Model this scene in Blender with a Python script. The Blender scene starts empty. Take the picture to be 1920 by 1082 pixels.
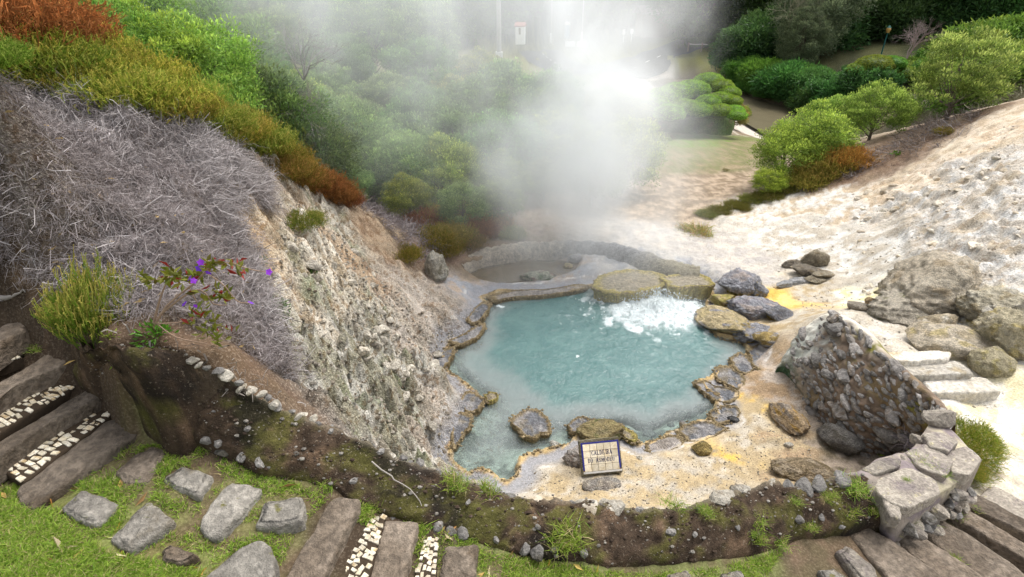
import bpy, bmesh, math, random, colorsys
import numpy as np
from mathutils import Vector, Matrix

rng = np.random.default_rng(7)
random.seed(7)
SC = bpy.context.scene
COL = SC.collection

# ------------------------------------------------------------------ camera
CAMZ, PITCH, FPX = 6.0, math.radians(29.0), 1050.0
cam_d = bpy.data.cameras.new("camera")
cam = bpy.data.objects.new("camera", cam_d); COL.objects.link(cam)
cam.location = (0, 0, CAMZ)
cam.rotation_euler = (math.pi/2 - PITCH, 0, 0)
cam_d.sensor_width = 36.0
cam_d.lens = 36.0*FPX/1920.0
cam_d.clip_start = 0.05; cam_d.clip_end = 2000.0
SC.camera = cam

# ------------------------------------------------------------------ sky and sun (bright overcast)
SUN_EL, SUN_AZ = math.radians(63), math.radians(48)     # azimuth: where the light comes from, from +Y clockwise
world = bpy.data.worlds.new("World"); SC.world = world
world.use_nodes = True
wn, wl = world.node_tree.nodes, world.node_tree.links
wn.clear()
w_out = wn.new("ShaderNodeOutputWorld"); w_bg = wn.new("ShaderNodeBackground")
w_sky = wn.new("ShaderNodeTexSky"); w_sky.sky_type = 'NISHITA'
w_sky.sun_disc = False; w_sky.sun_elevation = SUN_EL; w_sky.sun_rotation = SUN_AZ
w_sky.air_density = 1.0; w_sky.dust_density = 4.0; w_sky.ozone_density = 0.6
w_hsv = wn.new("ShaderNodeHueSaturation"); w_hsv.inputs['Saturation'].default_value = 0.3
wl.new(w_sky.outputs['Color'], w_hsv.inputs['Color'])
wl.new(w_hsv.outputs['Color'], w_bg.inputs['Color'])
w_bg.inputs['Strength'].default_value = 0.15
wl.new(w_bg.outputs['Background'], w_out.inputs['Surface'])
sun_d = bpy.data.lights.new("sun", 'SUN'); sun_d.energy = 1.0; sun_d.angle = math.radians(36); sun_d.color = (1.0, .97, .93)
sun = bpy.data.objects.new("sun", sun_d); COL.objects.link(sun)
sdir = Vector((math.sin(SUN_AZ)*math.cos(SUN_EL), math.cos(SUN_AZ)*math.cos(SUN_EL), math.sin(SUN_EL)))
sun.rotation_euler = sdir.to_track_quat('Z', 'Y').to_euler()
SC.view_settings.view_transform = 'Standard'; SC.view_settings.look = 'None'
SC.view_settings.exposure = 1.08; SC.view_settings.gamma = 1.0
SC.cycles.use_denoising = True
SC.cycles.max_bounces = 8; SC.cycles.diffuse_bounces = 2; SC.cycles.glossy_bounces = 2
SC.cycles.transmission_bounces = 4; SC.cycles.transparent_max_bounces = 12; SC.cycles.volume_bounces = 6
SC.cycles.volume_step_rate = 0.6

# ------------------------------------------------------------------ helpers: pixels of the photo to places
CP, SP = math.cos(PITCH), math.sin(PITCH)
def ray(px, py):
    u, v = (px-960.0)/FPX, (py-541.0)/FPX
    return u, CP - v*SP, -(SP + v*CP)
def P(px, py, z):
    u, f, d = ray(px, py); t = (z-CAMZ)/d
    return (u*t, f*t, z)
def PY(px, py, y):
    u, f, d = ray(px, py); t = y/f
    return (u*t, y, CAMZ+d*t)

# ------------------------------------------------------------------ helpers: noise
_G = np.random.default_rng(3).normal(size=(256, 3)); _G /= np.linalg.norm(_G, axis=1)[:, None]
_PERM = np.random.default_rng(5).permutation(256)
def _hash(i, j, k): return _PERM[(_PERM[(_PERM[i & 255] + j) & 255] + k) & 255]
def perlin(p):
    p = np.asarray(p, float); i = np.floor(p).astype(int); f = p - i
    w = f*f*f*(f*(f*6-15)+10); r = 0
    for a in (0, 1):
        for b in (0, 1):
            for c in (0, 1):
                g = _G[_hash(i[:, 0]+a, i[:, 1]+b, i[:, 2]+c)]
                d = (g[:, 0]*(f[:, 0]-a) + g[:, 1]*(f[:, 1]-b) + g[:, 2]*(f[:, 2]-c))
                r = r + d*(w[:, 0] if a else 1-w[:, 0])*(w[:, 1] if b else 1-w[:, 1])*(w[:, 2] if c else 1-w[:, 2])
    return r*1.6
def fbm(p, o=4, gain=.5, ridged=False):
    p = np.asarray(p, float); r = 0; a = 1.0; s = 0
    for k in range(o):
        n = perlin(p*2.03**k + 17.3*k)
        if ridged: n = 1-2*np.abs(n)
        r = r + a*n; s += a; a *= gain
    return r/s
def worley(xy):
    i = np.floor(xy).astype(int); f1 = np.full(len(xy), 9.); f2 = f1.copy(); idv = np.zeros(len(xy))
    for a in (-1, 0, 1):
        for b in (-1, 0, 1):
            ci, cj = i[:, 0]+a, i[:, 1]+b
            h = _hash(ci, cj, 7); h2 = _hash(ci, cj, 91)
            d = np.hypot(ci+h/255.-xy[:, 0], cj+h2/255.-xy[:, 1])
            m = d < f1
            f2 = np.where(m, f1, np.minimum(f2, d)); idv = np.where(m, h, idv); f1 = np.where(m, d, f1)
    return f1, f2, idv/255.
def sstep(a, b, x):
    t = np.clip((x-a)/(b-a), 0, 1); return t*t*(3-2*t)
def n3(xy, s, z=0.): return np.c_[xy*s, np.full(len(xy), z)]

# ------------------------------------------------------------------ helpers: meshes, objects, tags
def np_mesh(name, V, F, col=None, smooth=False, extra=None):
    V = np.asarray(V, np.float32); F = np.asarray(F, np.int32); n = F.shape[1]
    me = bpy.data.meshes.new(name)
    me.vertices.add(len(V)); me.vertices.foreach_set('co', V.ravel())
    me.loops.add(F.size); me.loops.foreach_set('vertex_index', F.ravel())
    me.polygons.add(len(F)); me.polygons.foreach_set('loop_start', np.arange(0, F.size, n, dtype=np.int32))
    me.polygons.foreach_set('use_smooth', np.full(len(F), smooth))
    if col is not None:
        c = np.ones((len(V), 4), np.float32); c[:, :col.shape[1]] = col
        me.attributes.new('Col', 'FLOAT_COLOR', 'POINT').data.foreach_set('color', c.ravel())
    for k, v in (extra or {}).items():
        me.attributes.new(k, 'FLOAT', 'POINT').data.foreach_set('value', np.asarray(v, np.float32))
    me.update(calc_edges=True); me.validate()
    return me
def add(name, me, mat=None, parent=None, loc=(0, 0, 0), rot=(0, 0, 0), scale=(1, 1, 1), color=None):
    o = bpy.data.objects.new(name, me); COL.objects.link(o)
    if mat is not None and me is not None and not me.materials: me.materials.append(mat)
    if mat is not None and me is not None and me.materials[0] is not mat: o.material_slots[0].link = 'OBJECT'; o.material_slots[0].material = mat
    o.location = loc; o.rotation_euler = rot; o.scale = scale if hasattr(scale, '__len__') else (scale,)*3
    if parent: o.parent = parent
    if color: o.color = (*color[:3], 1)
    return o
def tag(o, label, cat, group=None):
    o['label'] = label; o['category'] = cat
    if group: o['group'] = group
    return o
def struct(o): o['kind'] = 'structure'; return o
def stuff(o, label=None, cat=None):
    o['kind'] = 'stuff'
    if label: o['label'] = label; o['category'] = cat
    return o
def thing(name, loc, label, cat, group=None, rot=(0, 0, 0), scale=(1, 1, 1)):
    return tag(add(name, None, loc=loc, rot=rot, scale=scale), label, cat, group)
def grid_faces(n, m, closed=False):
    a = np.arange(n*m).reshape(n, m)
    if closed: a = np.c_[a, a[:, 0]]
    return np.c_[a[:-1, :-1].ravel(), a[1:, :-1].ravel(), a[1:, 1:].ravel(), a[:-1, 1:].ravel()]
def smooth_curve(pts, n):
    pts = np.asarray(pts, float); p = np.vstack([2*pts[0]-pts[1], pts, 2*pts[-1]-pts[-2]])
    u = np.linspace(0, len(pts)-1-1e-6, n); i = u.astype(int); t = (u-i)[:, None]
    a, b, c, d = p[i], p[i+1], p[i+2], p[i+3]
    return .5*((2*b)+(-a+c)*t+(2*a-5*b+4*c-d)*t*t+(-a+3*b-3*c+d)*t**3)
def seg_dist(xy, poly, closed=False):
    q = np.asarray(poly, float); best = np.full(len(xy), 1e9)
    m = len(q) if closed else len(q)-1
    for i in range(m):
        a, b = q[i], q[(i+1) % len(q)]; ab = b-a
        t = np.clip(((xy-a)@ab)/max(ab@ab, 1e-12), 0, 1)
        best = np.minimum(best, np.hypot(*(xy-a-t[:, None]*ab).T))
    return best
def inside(xy, poly):
    q = np.asarray(poly, float); r = np.zeros(len(xy), bool); j = len(q)-1
    for i in range(len(q)):
        a, b = q[i], q[j]
        c = (a[1] > xy[:, 1]) != (b[1] > xy[:, 1])
        with np.errstate(divide='ignore', invalid='ignore'):
            r ^= c & (xy[:, 0] < (b[0]-a[0])*(xy[:, 1]-a[1])/(b[1]-a[1]+1e-30)+a[0])
        j = i
    return r
def sdist(xy, poly):
    d = seg_dist(xy, poly, True); return np.where(inside(xy, poly), -d, d)

# ------------------------------------------------------------------ helpers: materials
class NT:
    def __init__(s, name):
        s.m = bpy.data.materials.new(name); s.m.use_nodes = True
        s.n, s.l = s.m.node_tree.nodes, s.m.node_tree.links; s.n.clear()
        s.out = s.n.new('ShaderNodeOutputMaterial')
        s.tc = s.n.new('ShaderNodeTexCoord')
    def node(s, t, **kw):
        n = s.n.new('ShaderNode'+t)
        for k, v in kw.items():
            if hasattr(n, k): setattr(n, k, v)
            else: s.put(n.inputs[k], v)
        return n
    def put(s, sock, v):
        if hasattr(v, 'is_linked') or hasattr(v, 'links'): s.l.new(v, sock)
        else:
            if sock.type == 'RGBA' and not isinstance(v, (int, float)) and len(v) == 3: v = (*v, 1)
            sock.default_value = v
    def math(s, op, a, b=0., c=None, clamp=False):
        n = s.n.new('ShaderNodeMath'); n.operation = op; n.use_clamp = clamp
        s.put(n.inputs[0], a); s.put(n.inputs[1], b)
        if c is not None: s.put(n.inputs[2], c)
        return n.outputs[0]
    def mix(s, fac, a, b, mode='MIX'):
        n = s.n.new('ShaderNodeMix'); n.data_type = 'RGBA'; n.blend_type = mode; n.clamp_factor = True
        s.put(n.inputs[0], fac); s.put(n.inputs[6], a); s.put(n.inputs[7], b); return n.outputs[2]
    def noise(s, scale, detail=4, rough=.55, vec=None, dist=0):
        n = s.node('TexNoise'); n.inputs['Scale'].default_value = scale; n.inputs['Detail'].default_value = detail
        n.inputs['Roughness'].default_value = rough; n.inputs['Distortion'].default_value = dist
        s.l.new(vec if vec is not None else s.tc.outputs['Object'], n.inputs['Vector']); return n.outputs['Fac']
    def voro(s, scale, feat='F1', vec=None, out='Distance'):
        n = s.node('TexVoronoi'); n.feature = feat; n.inputs['Scale'].default_value = scale
        s.l.new(vec if vec is not None else s.tc.outputs['Object'], n.inputs['Vector']); return n.outputs[out]
    def ramp(s, fac, lo, hi, a=0., b=1.):
        n = s.node('MapRange'); n.interpolation_type = 'SMOOTHSTEP'
        s.put(n.inputs[0], fac)
        for k, v in zip((1, 2, 3, 4), (lo, hi, a, b)): s.put(n.inputs[k], v)
        return n.outputs[0]
    def attr(s, name, out='Color'):
        n = s.node('Attribute'); n.attribute_name = name; return n.outputs[out]
    def bump(s, h, strength=.5, dist=.02, nrm=None):
        n = s.node('Bump'); n.inputs['Strength'].default_value = strength; n.inputs['Distance'].default_value = dist
        s.l.new(h, n.inputs['Height'])
        if nrm is not None: s.l.new(nrm, n.inputs['Normal'])
        return n.outputs['Normal']
    def pbsdf(s, col, rough=.9, nrm=None, spec=.2, **kw):
        n = s.n.new('ShaderNodeBsdfPrincipled'); s.put(n.inputs['Base Color'], col); s.put(n.inputs['Roughness'], rough)
        n.inputs['Specular IOR Level'].default_value = spec
        if nrm is not None: s.l.new(nrm, n.inputs['Normal'])
        for k, v in kw.items(): s.put(n.inputs[k], v)
        return n.outputs[0]
    def finish(s, sh): s.l.new(sh, s.out.inputs['Surface']); return s.m

def rock_mat(name, a, b, c=None, scale=9., speck=.35, rough=.9, lichen=None, bump=.6):
    t = NT(name); oi = t.node('ObjectInfo')
    geo = t.node('NewGeometry'); v = t.node('VectorMath', operation='ADD'); t.l.new(geo.outputs['Position'], v.inputs[0])
    sc = t.math('MULTIPLY', oi.outputs['Random'], 37.); cb = t.node('CombineXYZ'); t.l.new(sc, cb.inputs[0]); t.l.new(sc, cb.inputs[1])
    t.l.new(cb.outputs[0], v.inputs[1]); vec = v.outputs[0]
    n1 = t.noise(scale, 5, .62, vec); n2 = t.ramp(t.noise(scale*7, 4, .68, vec), .28, .72)
    col = t.mix(t.ramp(n1, .38, .62), a, b)
    if c is not None: col = t.mix(t.ramp(t.noise(scale*.6, 5, .65, vec, .6), .52, .66), col, c)
    if lichen is not None: col = t.mix(t.ramp(t.noise(scale*2.2, 4, .7, vec), .6, .68), col, lichen)
    val = t.math('MULTIPLY_ADD', n2, speck*2, 1-speck)
    val = t.math('MULTIPLY', val, t.math('MULTIPLY_ADD', oi.outputs['Random'], .5, .75))
    m = t.node('VectorMath', operation='SCALE'); t.l.new(col, m.inputs[0]); t.l.new(val, m.inputs['Scale'])
    h = t.math('ADD', t.math('MULTIPLY', n1, .6), n2)
    return t.finish(t.pbsdf(m.outputs[0], rough, t.bump(h, bump, .03), .25))
def plain_mat(name, col, rough=.7, var=.15, scale=8., spec=.3, bump=.15):
    t = NT(name); n = t.noise(scale, 5, .6)
    m = t.node('VectorMath', operation='SCALE'); t.put(m.inputs[0], col[:3]); t.l.new(t.math('MULTIPLY_ADD', n, var*2, 1-var), m.inputs['Scale'])
    return t.finish(t.pbsdf(m.outputs[0], rough, t.bump(n, bump, .01), spec))
def leaf_mat(name, trans=.35, rough=.55, spec=.35, var=.25, hue=.03):
    """leaf colour = vertex colour x object colour, varied from plant to plant; thin leaves let light through"""
    t = NT(name); oi = t.node('ObjectInfo')
    col = t.mix(1., t.attr('Col'), oi.outputs['Color'], 'MULTIPLY')
    h = t.node('HueSaturation'); t.l.new(col, h.inputs['Color'])
    t.l.new(t.math('MULTIPLY_ADD', oi.outputs['Random'], hue*2, .5-hue), h.inputs['Hue'])
    t.l.new(t.math('MULTIPLY_ADD', t.node('ObjectInfo').outputs['Random'], var*2, 1-var), h.inputs['Value'])
    p = t.pbsdf(h.outputs[0], rough, None, spec)
    if trans <= 0: return t.finish(p)
    tr = t.node('BsdfTranslucent'); t.l.new(h.outputs[0], tr.inputs['Color'])
    mx = t.node('MixShader'); mx.inputs[0].default_value = trans; t.l.new(p, mx.inputs[1]); t.l.new(tr.outputs[0], mx.inputs[2])
    return t.finish(mx.outputs[0])

# ================================================================== THE GROUND
POOL_PX = [(905,562),(940,550),(1000,552),(1060,549),(1112,540),(1150,540),(1220,532),(1300,528),(1332,545),(1322,570),(1318,600),(1345,632),(1390,645),
    (1402,663),(1372,688),(1345,692),(1338,702),(1306,716),(1322,735),(1346,750),(1336,775),(1344,790),(1300,797),(1270,806),(1250,814),(1235,826),(1200,832),
    (1176,818),(1162,802),(1130,797),(1100,812),(1076,822),(1060,838),(1032,846),(988,856),(972,870),(969,896),(952,906),(926,892),(900,880),(878,890),
    (850,866),(846,848),(870,815),(880,790),(905,756),(893,738),(866,716),(836,697),(838,662),(852,646),(880,640),(906,616),(902,606),(882,606),(900,590),(920,572)]
POOL = np.array([P(x, y, 0)[:2] for x, y in POOL_PX])
POND = np.array([P(x, y, .12)[:2] for x, y in [(872,512),(915,497),(975,490),(1030,486),(1085,492),(1075,508),(1030,520),(960,526),(905,526)]])
STREAM = np.array([P(x, y, -3)[:2] for x, y in [(1280,150),(1340,172),(1375,186),(1420,200),(1470,215),(1510,235),(1570,262),(1650,290)]])

WALL_PX = [((140,612,3.66),(100,655,3.36)),((235,660,3.85),(150,690,3.42)),((340,668,3.72),(215,735,3.22)),((430,708,3.5),(300,775,3.12)),((520,762,3.25),(390,830,3.05)),
    ((640,815,2.98),(490,880,2.92)),((740,858,2.75),(610,915,2.75)),((840,890,2.58),(720,965,2.6)),((940,925,2.42),(840,1000,2.42)),
    ((1040,942,2.3),(960,1035,2.28)),((1140,952,2.22),(1080,1055,2.15)),((1230,955,2.15),(1220,1062,2.0)),((1330,940,2.1),(1360,1050,1.9)),
    ((1420,912,2.05),(1480,1020,1.82)),((1510,908,2.0),(1580,990,1.75)),((1600,890,1.98),(1680,985,1.65))]
W_RIM = np.array([P(*a) for a, b in WALL_PX]); W_OUT = np.array([P(*b) for a, b in WALL_PX])
W_MID = (W_RIM*.6+W_OUT*.4)[:, :2]

def pts(l): return [P(*q) for q in l]
SHARED = [(7,5.1,.86),(9,6,1.2),(12,5.5,1.5),(20,4,2.5),(-3.9,4.15,3.9),(-4.7,4.3,4.15),(-6,4.6,4.6),(-10,3,5.5),(-20,0,7),(60,8,6),(-60,5,14),(5.6,4.75,.85)]
PATH_PTS = SHARED + pts([(100,1000,3.0),(50,1070,3.0),(300,1060,2.9),(250,900,3.0),(400,950,2.9),(550,920,2.82),(600,1060,2.7),(700,1040,2.58),(850,1060,2.4),
    (1000,1070,2.22),(1200,1078,2.0),(1400,1070,1.86),(1550,1060,1.73),(200,800,2.94),(60,900,2.94),(100,780,3.04),(60,720,3.16),(-40,740,3.16),(30,650,3.32),(-40,650,3.34),(30,600,3.5),(30,560,3.7),(130,650,3.42),(150,700,3.25),
    (1700,1040,1.45),(1760,1000,1.25),(1800,960,1.08),(1850,950,.92),(1900,1000,.95),(1900,900,.85),(1870,862,.82),(1650,1000,1.55)]) + \
    [(0,0,2.5),(-3,0,3.2),(3,1,1.7),(6,2,.85),(8,3,.85),(-6,1,4.2),(0,-6,3),(-8,-6,5),(8,-6,1.2),(30,-20,2),(-30,-20,7)]
BASIN_PTS = SHARED + pts([
    # beach round the pool and the flat behind
    (1040,915,.12),(1130,905,.2),(1220,930,.25),(1330,900,.22),(1420,860,.2),(1440,760,.16),(1400,800,.12),(1500,880,.3),(1560,880,.35),(1460,720,.2),(880,902,.12),(800,862,.4),
    (930,915,.12),(1300,840,.12),(1240,860,.15),(1060,870,.12),(1010,880,.1),(860,880,.12),(1120,850,.14),(1180,850,.14),
    # left bank
    (700,700,1.35),(600,600,2.3),(500,500,3.1),(540,720,2.75),(640,800,2.1),(740,800,1.0),(640,450,1.9),(700,500,1.3),(560,380,2.85),(800,560,.55),(760,620,.8),(850,570,.3),
    (800,700,.6),(820,760,.4),(820,640,.35),(560,480,2.75),(660,620,1.7),(600,720,2.2),(700,790,1.4),(520,420,3.15),(760,720,.9),(740,560,1.0),(780,820,.7),(850,700,.14),(860,790,.14),
    # brush slope
    (0,150,5.0),(0,300,4.45),(0,480,3.95),(200,200,4.8),(200,400,4.2),(400,300,4.2),(430,390,3.75),(350,500,3.85),(300,600,3.78),(400,650,3.62),(500,705,3.2),(460,560,3.5),(200,560,3.8),(120,520,3.85),
    # crest
    (100,130,5.1),(20,85,5.38),(110,92,5.25),(-60,80,5.6),(250,190,4.75),(400,250,4.25),(520,310,3.45),(620,352,2.55),(680,390,1.9),(760,440,1.1),(800,480,.75),
    # behind the pool
    (860,510,.3),(1000,530,.12),(1060,530,.12),(1100,490,.22),(1200,490,.25),(1300,490,.25),(1380,520,.25),(1000,450,.35),(1150,440,.4),(1280,430,.3),(850,440,.6),
    # right: flat and white slope
    (1380,455,.22),(1500,455,.4),(1450,385,.6),(1600,352,1.2),(1700,300,1.9),(1850,250,2.7),(1900,192,3.2),(1900,350,2.35),(1800,450,1.65),(1650,420,.95),(1900,550,1.5),(1900,700,1.05),
    (1640,560,.6),(1500,560,.28),(1450,600,.2),(1750,590,.95),(1600,500,.5),(1700,640,.98),(1850,650,1.0),(1800,745,.78),(1850,800,.78),(1560,560,.35),(1900,450,1.9),
    # buttress: ground behind its top, and its foot
    (1490,632,.5),(1540,592,.85),(1580,586,1.05),(1640,640,1.02),(1680,670,1.0),(1730,715,.95),(1780,760,1.0),
    (1475,700,.18),(1500,740,.22),(1530,785,.24),(1565,805,.25),(1600,850,.25),(1640,855,.28),(1690,845,.3),(1640,890,.3),
    # valley
    (1330,400,.3),(1320,330,-.15),(1300,300,-.3),(1340,262,-1.1),(1400,300,-.3),(1420,330,.1),(1500,320,.9),(1240,380,.15)]) + [
    (-4,12.5,.8),(-6,14,1.2),(-3,16,-.1),(-8,18,.3),(-12,12,4.5),(-14,20,2.5),(-9,9,4.6),(-7.5,11,3.6),(-20,10,8),(-30,30,8),(-18,40,2),(-60,60,20),
    (0,16,.1),(0,22,-.4),(3,20,-.3),(-6,28,-.6),(2,34,-1.5),(-4,45,-1.8),(8,45,-2),(0,60,-2.2),(-20,60,0),(12,62,-2),(0,90,-2),(-40,90,14),(40,100,14),(0,160,25),(60,160,45),(-60,160,45),
    (10,36,-1.9),(14,38,-2.3),(12,30,-1.4),(13,27,-.9),(15,31,-1.9),(17,25,-.4),(14,19,1.8),(17,18,3),(22,20,3.2),(26,28,1.5),(22,34,-1.5),(40,40,1.5),(30,60,1),(26,52,-1),(20,60,-1.2),(27,62,-1.2),(34,66,0),
    (45,75,3),(60,60,7),(100,60,20),(70,30,6),(40,15,5),(200,160,80),(-200,160,90),(0,400,90),(300,0,20),(-300,0,60),(22,48,-1.4),(18,52,-1.5),(25,46,-1.3),(29,44,-.6),(14,50,-1.7)]

def rbf(points):
    p = np.array(points, float); xy, z = p[:, :2], p[:, 2]; n = len(p)
    A = np.zeros((n+3, n+3)); d = np.hypot(xy[:, None, 0]-xy[None, :, 0], xy[:, None, 1]-xy[None, :, 1])
    A[:n, :n] = d - .02*np.eye(n); A[:n, n] = 1; A[:n, n+1:] = xy; A[n, :n] = 1; A[n+1:, :n] = xy.T
    w = np.linalg.solve(A, np.r_[z, 0, 0, 0])
    def f(q):
        out = np.empty(len(q))
        for s in range(0, len(q), 40000):
            c = q[s:s+40000]
            out[s:s+40000] = np.hypot(c[:, None, 0]-xy[None, :, 0], c[:, None, 1]-xy[None, :, 1])@w[:n] + w[n] + c@w[n+1:n+3]
        return out
    return f
f_path, f_basin = rbf(PATH_PTS), rbf(BASIN_PTS)
PATH_POLY = np.vstack([W_MID, [(4.6,4.35),(5.3,4.75),(8,5.2),(400,10),(400,-50),(-400,-50),(-400,4),(-6,4.6),(-4.4,4.1),(-3.6,3.75),(-3.0,3.4)]])

def axis(lo, hi, step, a, b, g=1.055):
    mid = list(np.arange(lo, hi, step)); up, dn = [], []
    s, x = step, mid[-1]
    while x < b: s *= g; x += s; up.append(x)
    s, x = step, mid[0]
    while x > a: s *= g; x -= s; dn.append(x)
    return np.array(dn[::-1]+mid+up)
GX = axis(-4.6, 10.2, .042, -320, 320); GY = axis(1.9, 13.5, .041, -12, 420)
XX, YY = np.meshgrid(GX, GY); XY = np.c_[XX.ravel(), YY.ravel()]
d_wall = seg_dist(XY, PATH_POLY, True); in_path = inside(XY, PATH_POLY)
sd_path = np.where(in_path, -d_wall, d_wall)
k_path = sstep(.08, -.08, sd_path)
H = f_basin(XY)*(1-k_path)
mp = k_path > 0
H[mp] += f_path(XY[mp])*k_path[mp]

# ---- the look of the ground, spot by spot: (pixel x, y, first colour, second colour, relief)
WHITE, CREAM, TAN, YELL, GREYS = (.60,.58,.53), (.40,.355,.285), (.36,.28,.165), (.52,.34,.08), (.25,.26,.28)
SOIL, DARK, LITT, BANK, BANKW = (.105,.07,.042), (.045,.031,.02), (.15,.095,.062), (.27,.19,.115), (.52,.46,.36)
GRASS, OLIVE, GREYB, MUD, PINK = (.12,.19,.03), (.15,.15,.06), (.26,.21,.16), (.19,.14,.09), (.45,.32,.24)
FORST = (.05,.06,.025)
SPOTS = []
def spot(l, a, b, rel): SPOTS.extend([(x, y, a, b, rel) for x, y in l])
spot([(1000,900),(1040,930),(1400,830),(1430,790),(1350,880)], TAN, CREAM, .004)
spot([(1100,920),(1200,925),(1280,920),(1330,920),(1150,900),(1240,890)], CREAM, TAN, .02)
spot([(1440,780),(1415,760),(1380,850)], TAN, YELL, .006)
spot([(1500,900),(1490,850),(1480,800),(1460,830)], (.36,.26,.16), TAN, .05)
spot([(1520,840),(1560,880),(1600,860),(1530,790)], (.10,.08,.05), GREYB, .02)
spot([(1470,720),(1440,740),(1500,760)], (.40,.34,.28), BANK, .04)
spot([(690,680),(740,700),(700,760),(760,780),(640,700),(720,620),(660,640),(600,680),(660,760),(780,700),(740,820),(600,740)], (.60,.575,.51), (.25,.235,.165), .32)
spot([(600,560),(560,500),(620,500),(680,560),(580,620),(640,430),(600,400)], (.36,.285,.19), (.60,.55,.46), .22)
spot([(570,350),(650,380),(700,450),(720,420),(660,500)], (.22,.145,.09), (.36,.27,.18), .09)
spot([(800,620),(780,560),(840,600),(800,740),(820,700),(760,650),(830,800),(800,850)], (.50,.44,.375), (.36,.305,.245), .12)
spot([(440,420),(470,380)], BANK, (.42,.30,.17), .1)
spot([(100,250),(250,300),(50,400),(350,350),(200,450),(400,450),(450,520),(350,580),(480,620),(520,690),(40,200),(430,300),(280,520)], (.13,.10,.08), (.20,.165,.14), .15)
spot([(300,650),(220,600),(350,660),(400,670),(200,660)], (.13,.085,.055), SOIL, .04)
spot([(20,520),(60,560),(120,620),(30,590),(150,640),(60,680),(160,690)], DARK, SOIL, .03)
spot([(300,200),(150,150),(450,260),(560,320),(640,350)], LITT, SOIL, .06)
spot([(900,445),(830,470),(780,470),(1000,430)], (.22,.15,.11), MUD, .05)
spot([(960,510),(1020,505),(900,512)], (.17,.135,.09), MUD, .004)
spot([(900,540),(960,540),(1040,535),(1060,500)], (.38,.30,.23), GREYS, .02)
spot([(1200,480),(1250,500),(1150,470),(1300,510)], GREYS, (.38,.36,.33), .03)
spot([(1300,460),(1220,450),(1350,470),(1150,450),(1400,480),(1380,500),(1420,520)], (.48,.435,.375), (.37,.345,.315), .03)
spot([(1450,450),(1500,470),(1550,450),(1620,480),(1480,430),(1560,500),(1600,530)], WHITE, CREAM, .03)
spot([(1480,570),(1450,560)], (.75,.50,.18), YELL, .004)
spot([(1500,590),(1520,560),(1540,540)], TAN, CREAM, .015)
spot([(1580,550),(1620,560)], (.60,.54,.30), WHITE, .02)
spot([(1600,400),(1500,390),(1450,410),(1560,370)], (.50,.40,.28), WHITE, .05)
spot([(1700,380),(1800,330),(1900,300),(1750,430),(1850,400),(1900,450),(1900,380),(1800,480),(1880,520)], (.68,.66,.62), (.48,.43,.36), .09)
spot([(1820,280),(1900,220),(1720,350),(1640,370)], (.50,.39,.27), (.66,.57,.45), .06)
spot([(1750,250),(1700,280),(1650,310),(1600,330),(1820,220),(1560,345)], LITT, (.21,.14,.09), .05)
spot([(1850,590),(1900,620),(1860,640)], (.56,.43,.14), WHITE, .08)
spot([(1700,560),(1650,600),(1640,640),(1680,600)], (.56,.52,.45), CREAM, .04)
spot([(1820,700),(1880,760),(1900,820),(1850,780),(1900,700)], (.70,.66,.59), (.60,.53,.34), .03)
spot([(1340,340),(1300,360),(1380,350),(1250,400)], (.40,.31,.22), MUD, .03)
spot([(1330,285),(1300,310),(1400,270)], (.24,.19,.11), OLIVE, .03)
spot([(1330,262),(1300,270)], GRASS, OLIVE, .02)
spot([(1420,235),(1440,245)], (.50,.45,.38), MUD, .03)
spot([(100,1000),(50,1060),(200,1050),(300,1060),(20,950)], (.13,.11,.045), (.15,.17,.05), .012)
spot([(300,900),(350,950),(420,880),(450,960),(550,940),(350,860),(560,1000)], (.105,.075,.045), (.13,.12,.05), .015)
spot([(150,800),(60,850),(100,700),(250,790),(650,1000),(800,1000),(50,640)], (.07,.05,.032), DARK, .02)
spot([(1000,1065),(1200,1075),(1400,1060),(900,1050)], (.11,.09,.045), (.13,.14,.05), .015)
spot([(1700,1040),(1650,1000),(1600,1060),(1500,1060),(1780,960),(1800,1040)], (.13,.09,.058), (.09,.07,.04), .015)
spot([(1880,980),(1900,930)], (.38,.33,.25), (.55,.5,.4), .02)
spot([(1900,880),(1880,860)], (.66,.60,.50), (.5,.45,.3), .03)

def ray_hit(px, py, hfun):
    u, f, d = ray(px, py); t = np.r_[np.arange(2.5, 30, .05), np.arange(30, 140, .4)]
    q = np.c_[u*t, f*t]; z = CAMZ+d*t; below = z < hfun(q)
    k = np.argmax(below) if below.any() else len(t)-1
    return q[k, 0], q[k, 1], z[k]
def h_raw(q):
    i = inside(q, PATH_POLY); o = f_basin(q); 
    if i.any(): o[i] = f_path(q[i])
    return o
SP_XY = np.array([ray_hit(s[0], s[1], h_raw)[:2] for s in SPOTS])
SP_XY = np.vstack([SP_XY, [(0,20),(-8,25),(4,30),(-4,40),(-15,15),(-10,8),(-6,12),(-25,40),(30,50),(40,80),(0,90),(20,90),(-40,90),(20,45),(25,30),(30,25),(-60,20),(100,40),
                   (-5,1),(-8,3),(0,-5),(8,0),(12,7),(20,12),(10,3),(21,61),(26,62),(12,62)]])
def C3(*c): return [np.array(q) for q in c]
FAR = [(FORST, OLIVE, .1)]*18 + [((.13,.11,.045),GRASS,.02),(SOIL,DARK,.05),((.13,.11,.045),GRASS,.02),(CREAM,WHITE,.03),(WHITE,CREAM,.08),(LITT,BANK,.1),(WHITE,CREAM,.03),((.2,.2,.05),OLIVE,.02),((.2,.2,.05),OLIVE,.02),((.2,.2,.05),OLIVE,.02)]
SA = np.array([s[2] for s in SPOTS]+[f[0] for f in FAR]); SB = np.array([s[3] for s in SPOTS]+[f[1] for f in FAR]); SR = np.array([s[4] for s in SPOTS]+[f[2] for f in FAR])
warp = np.c_[fbm(n3(XY, 1.3), 4), fbm(n3(XY, 1.3, 9.), 4)]
QW = XY + warp*.38
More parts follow.
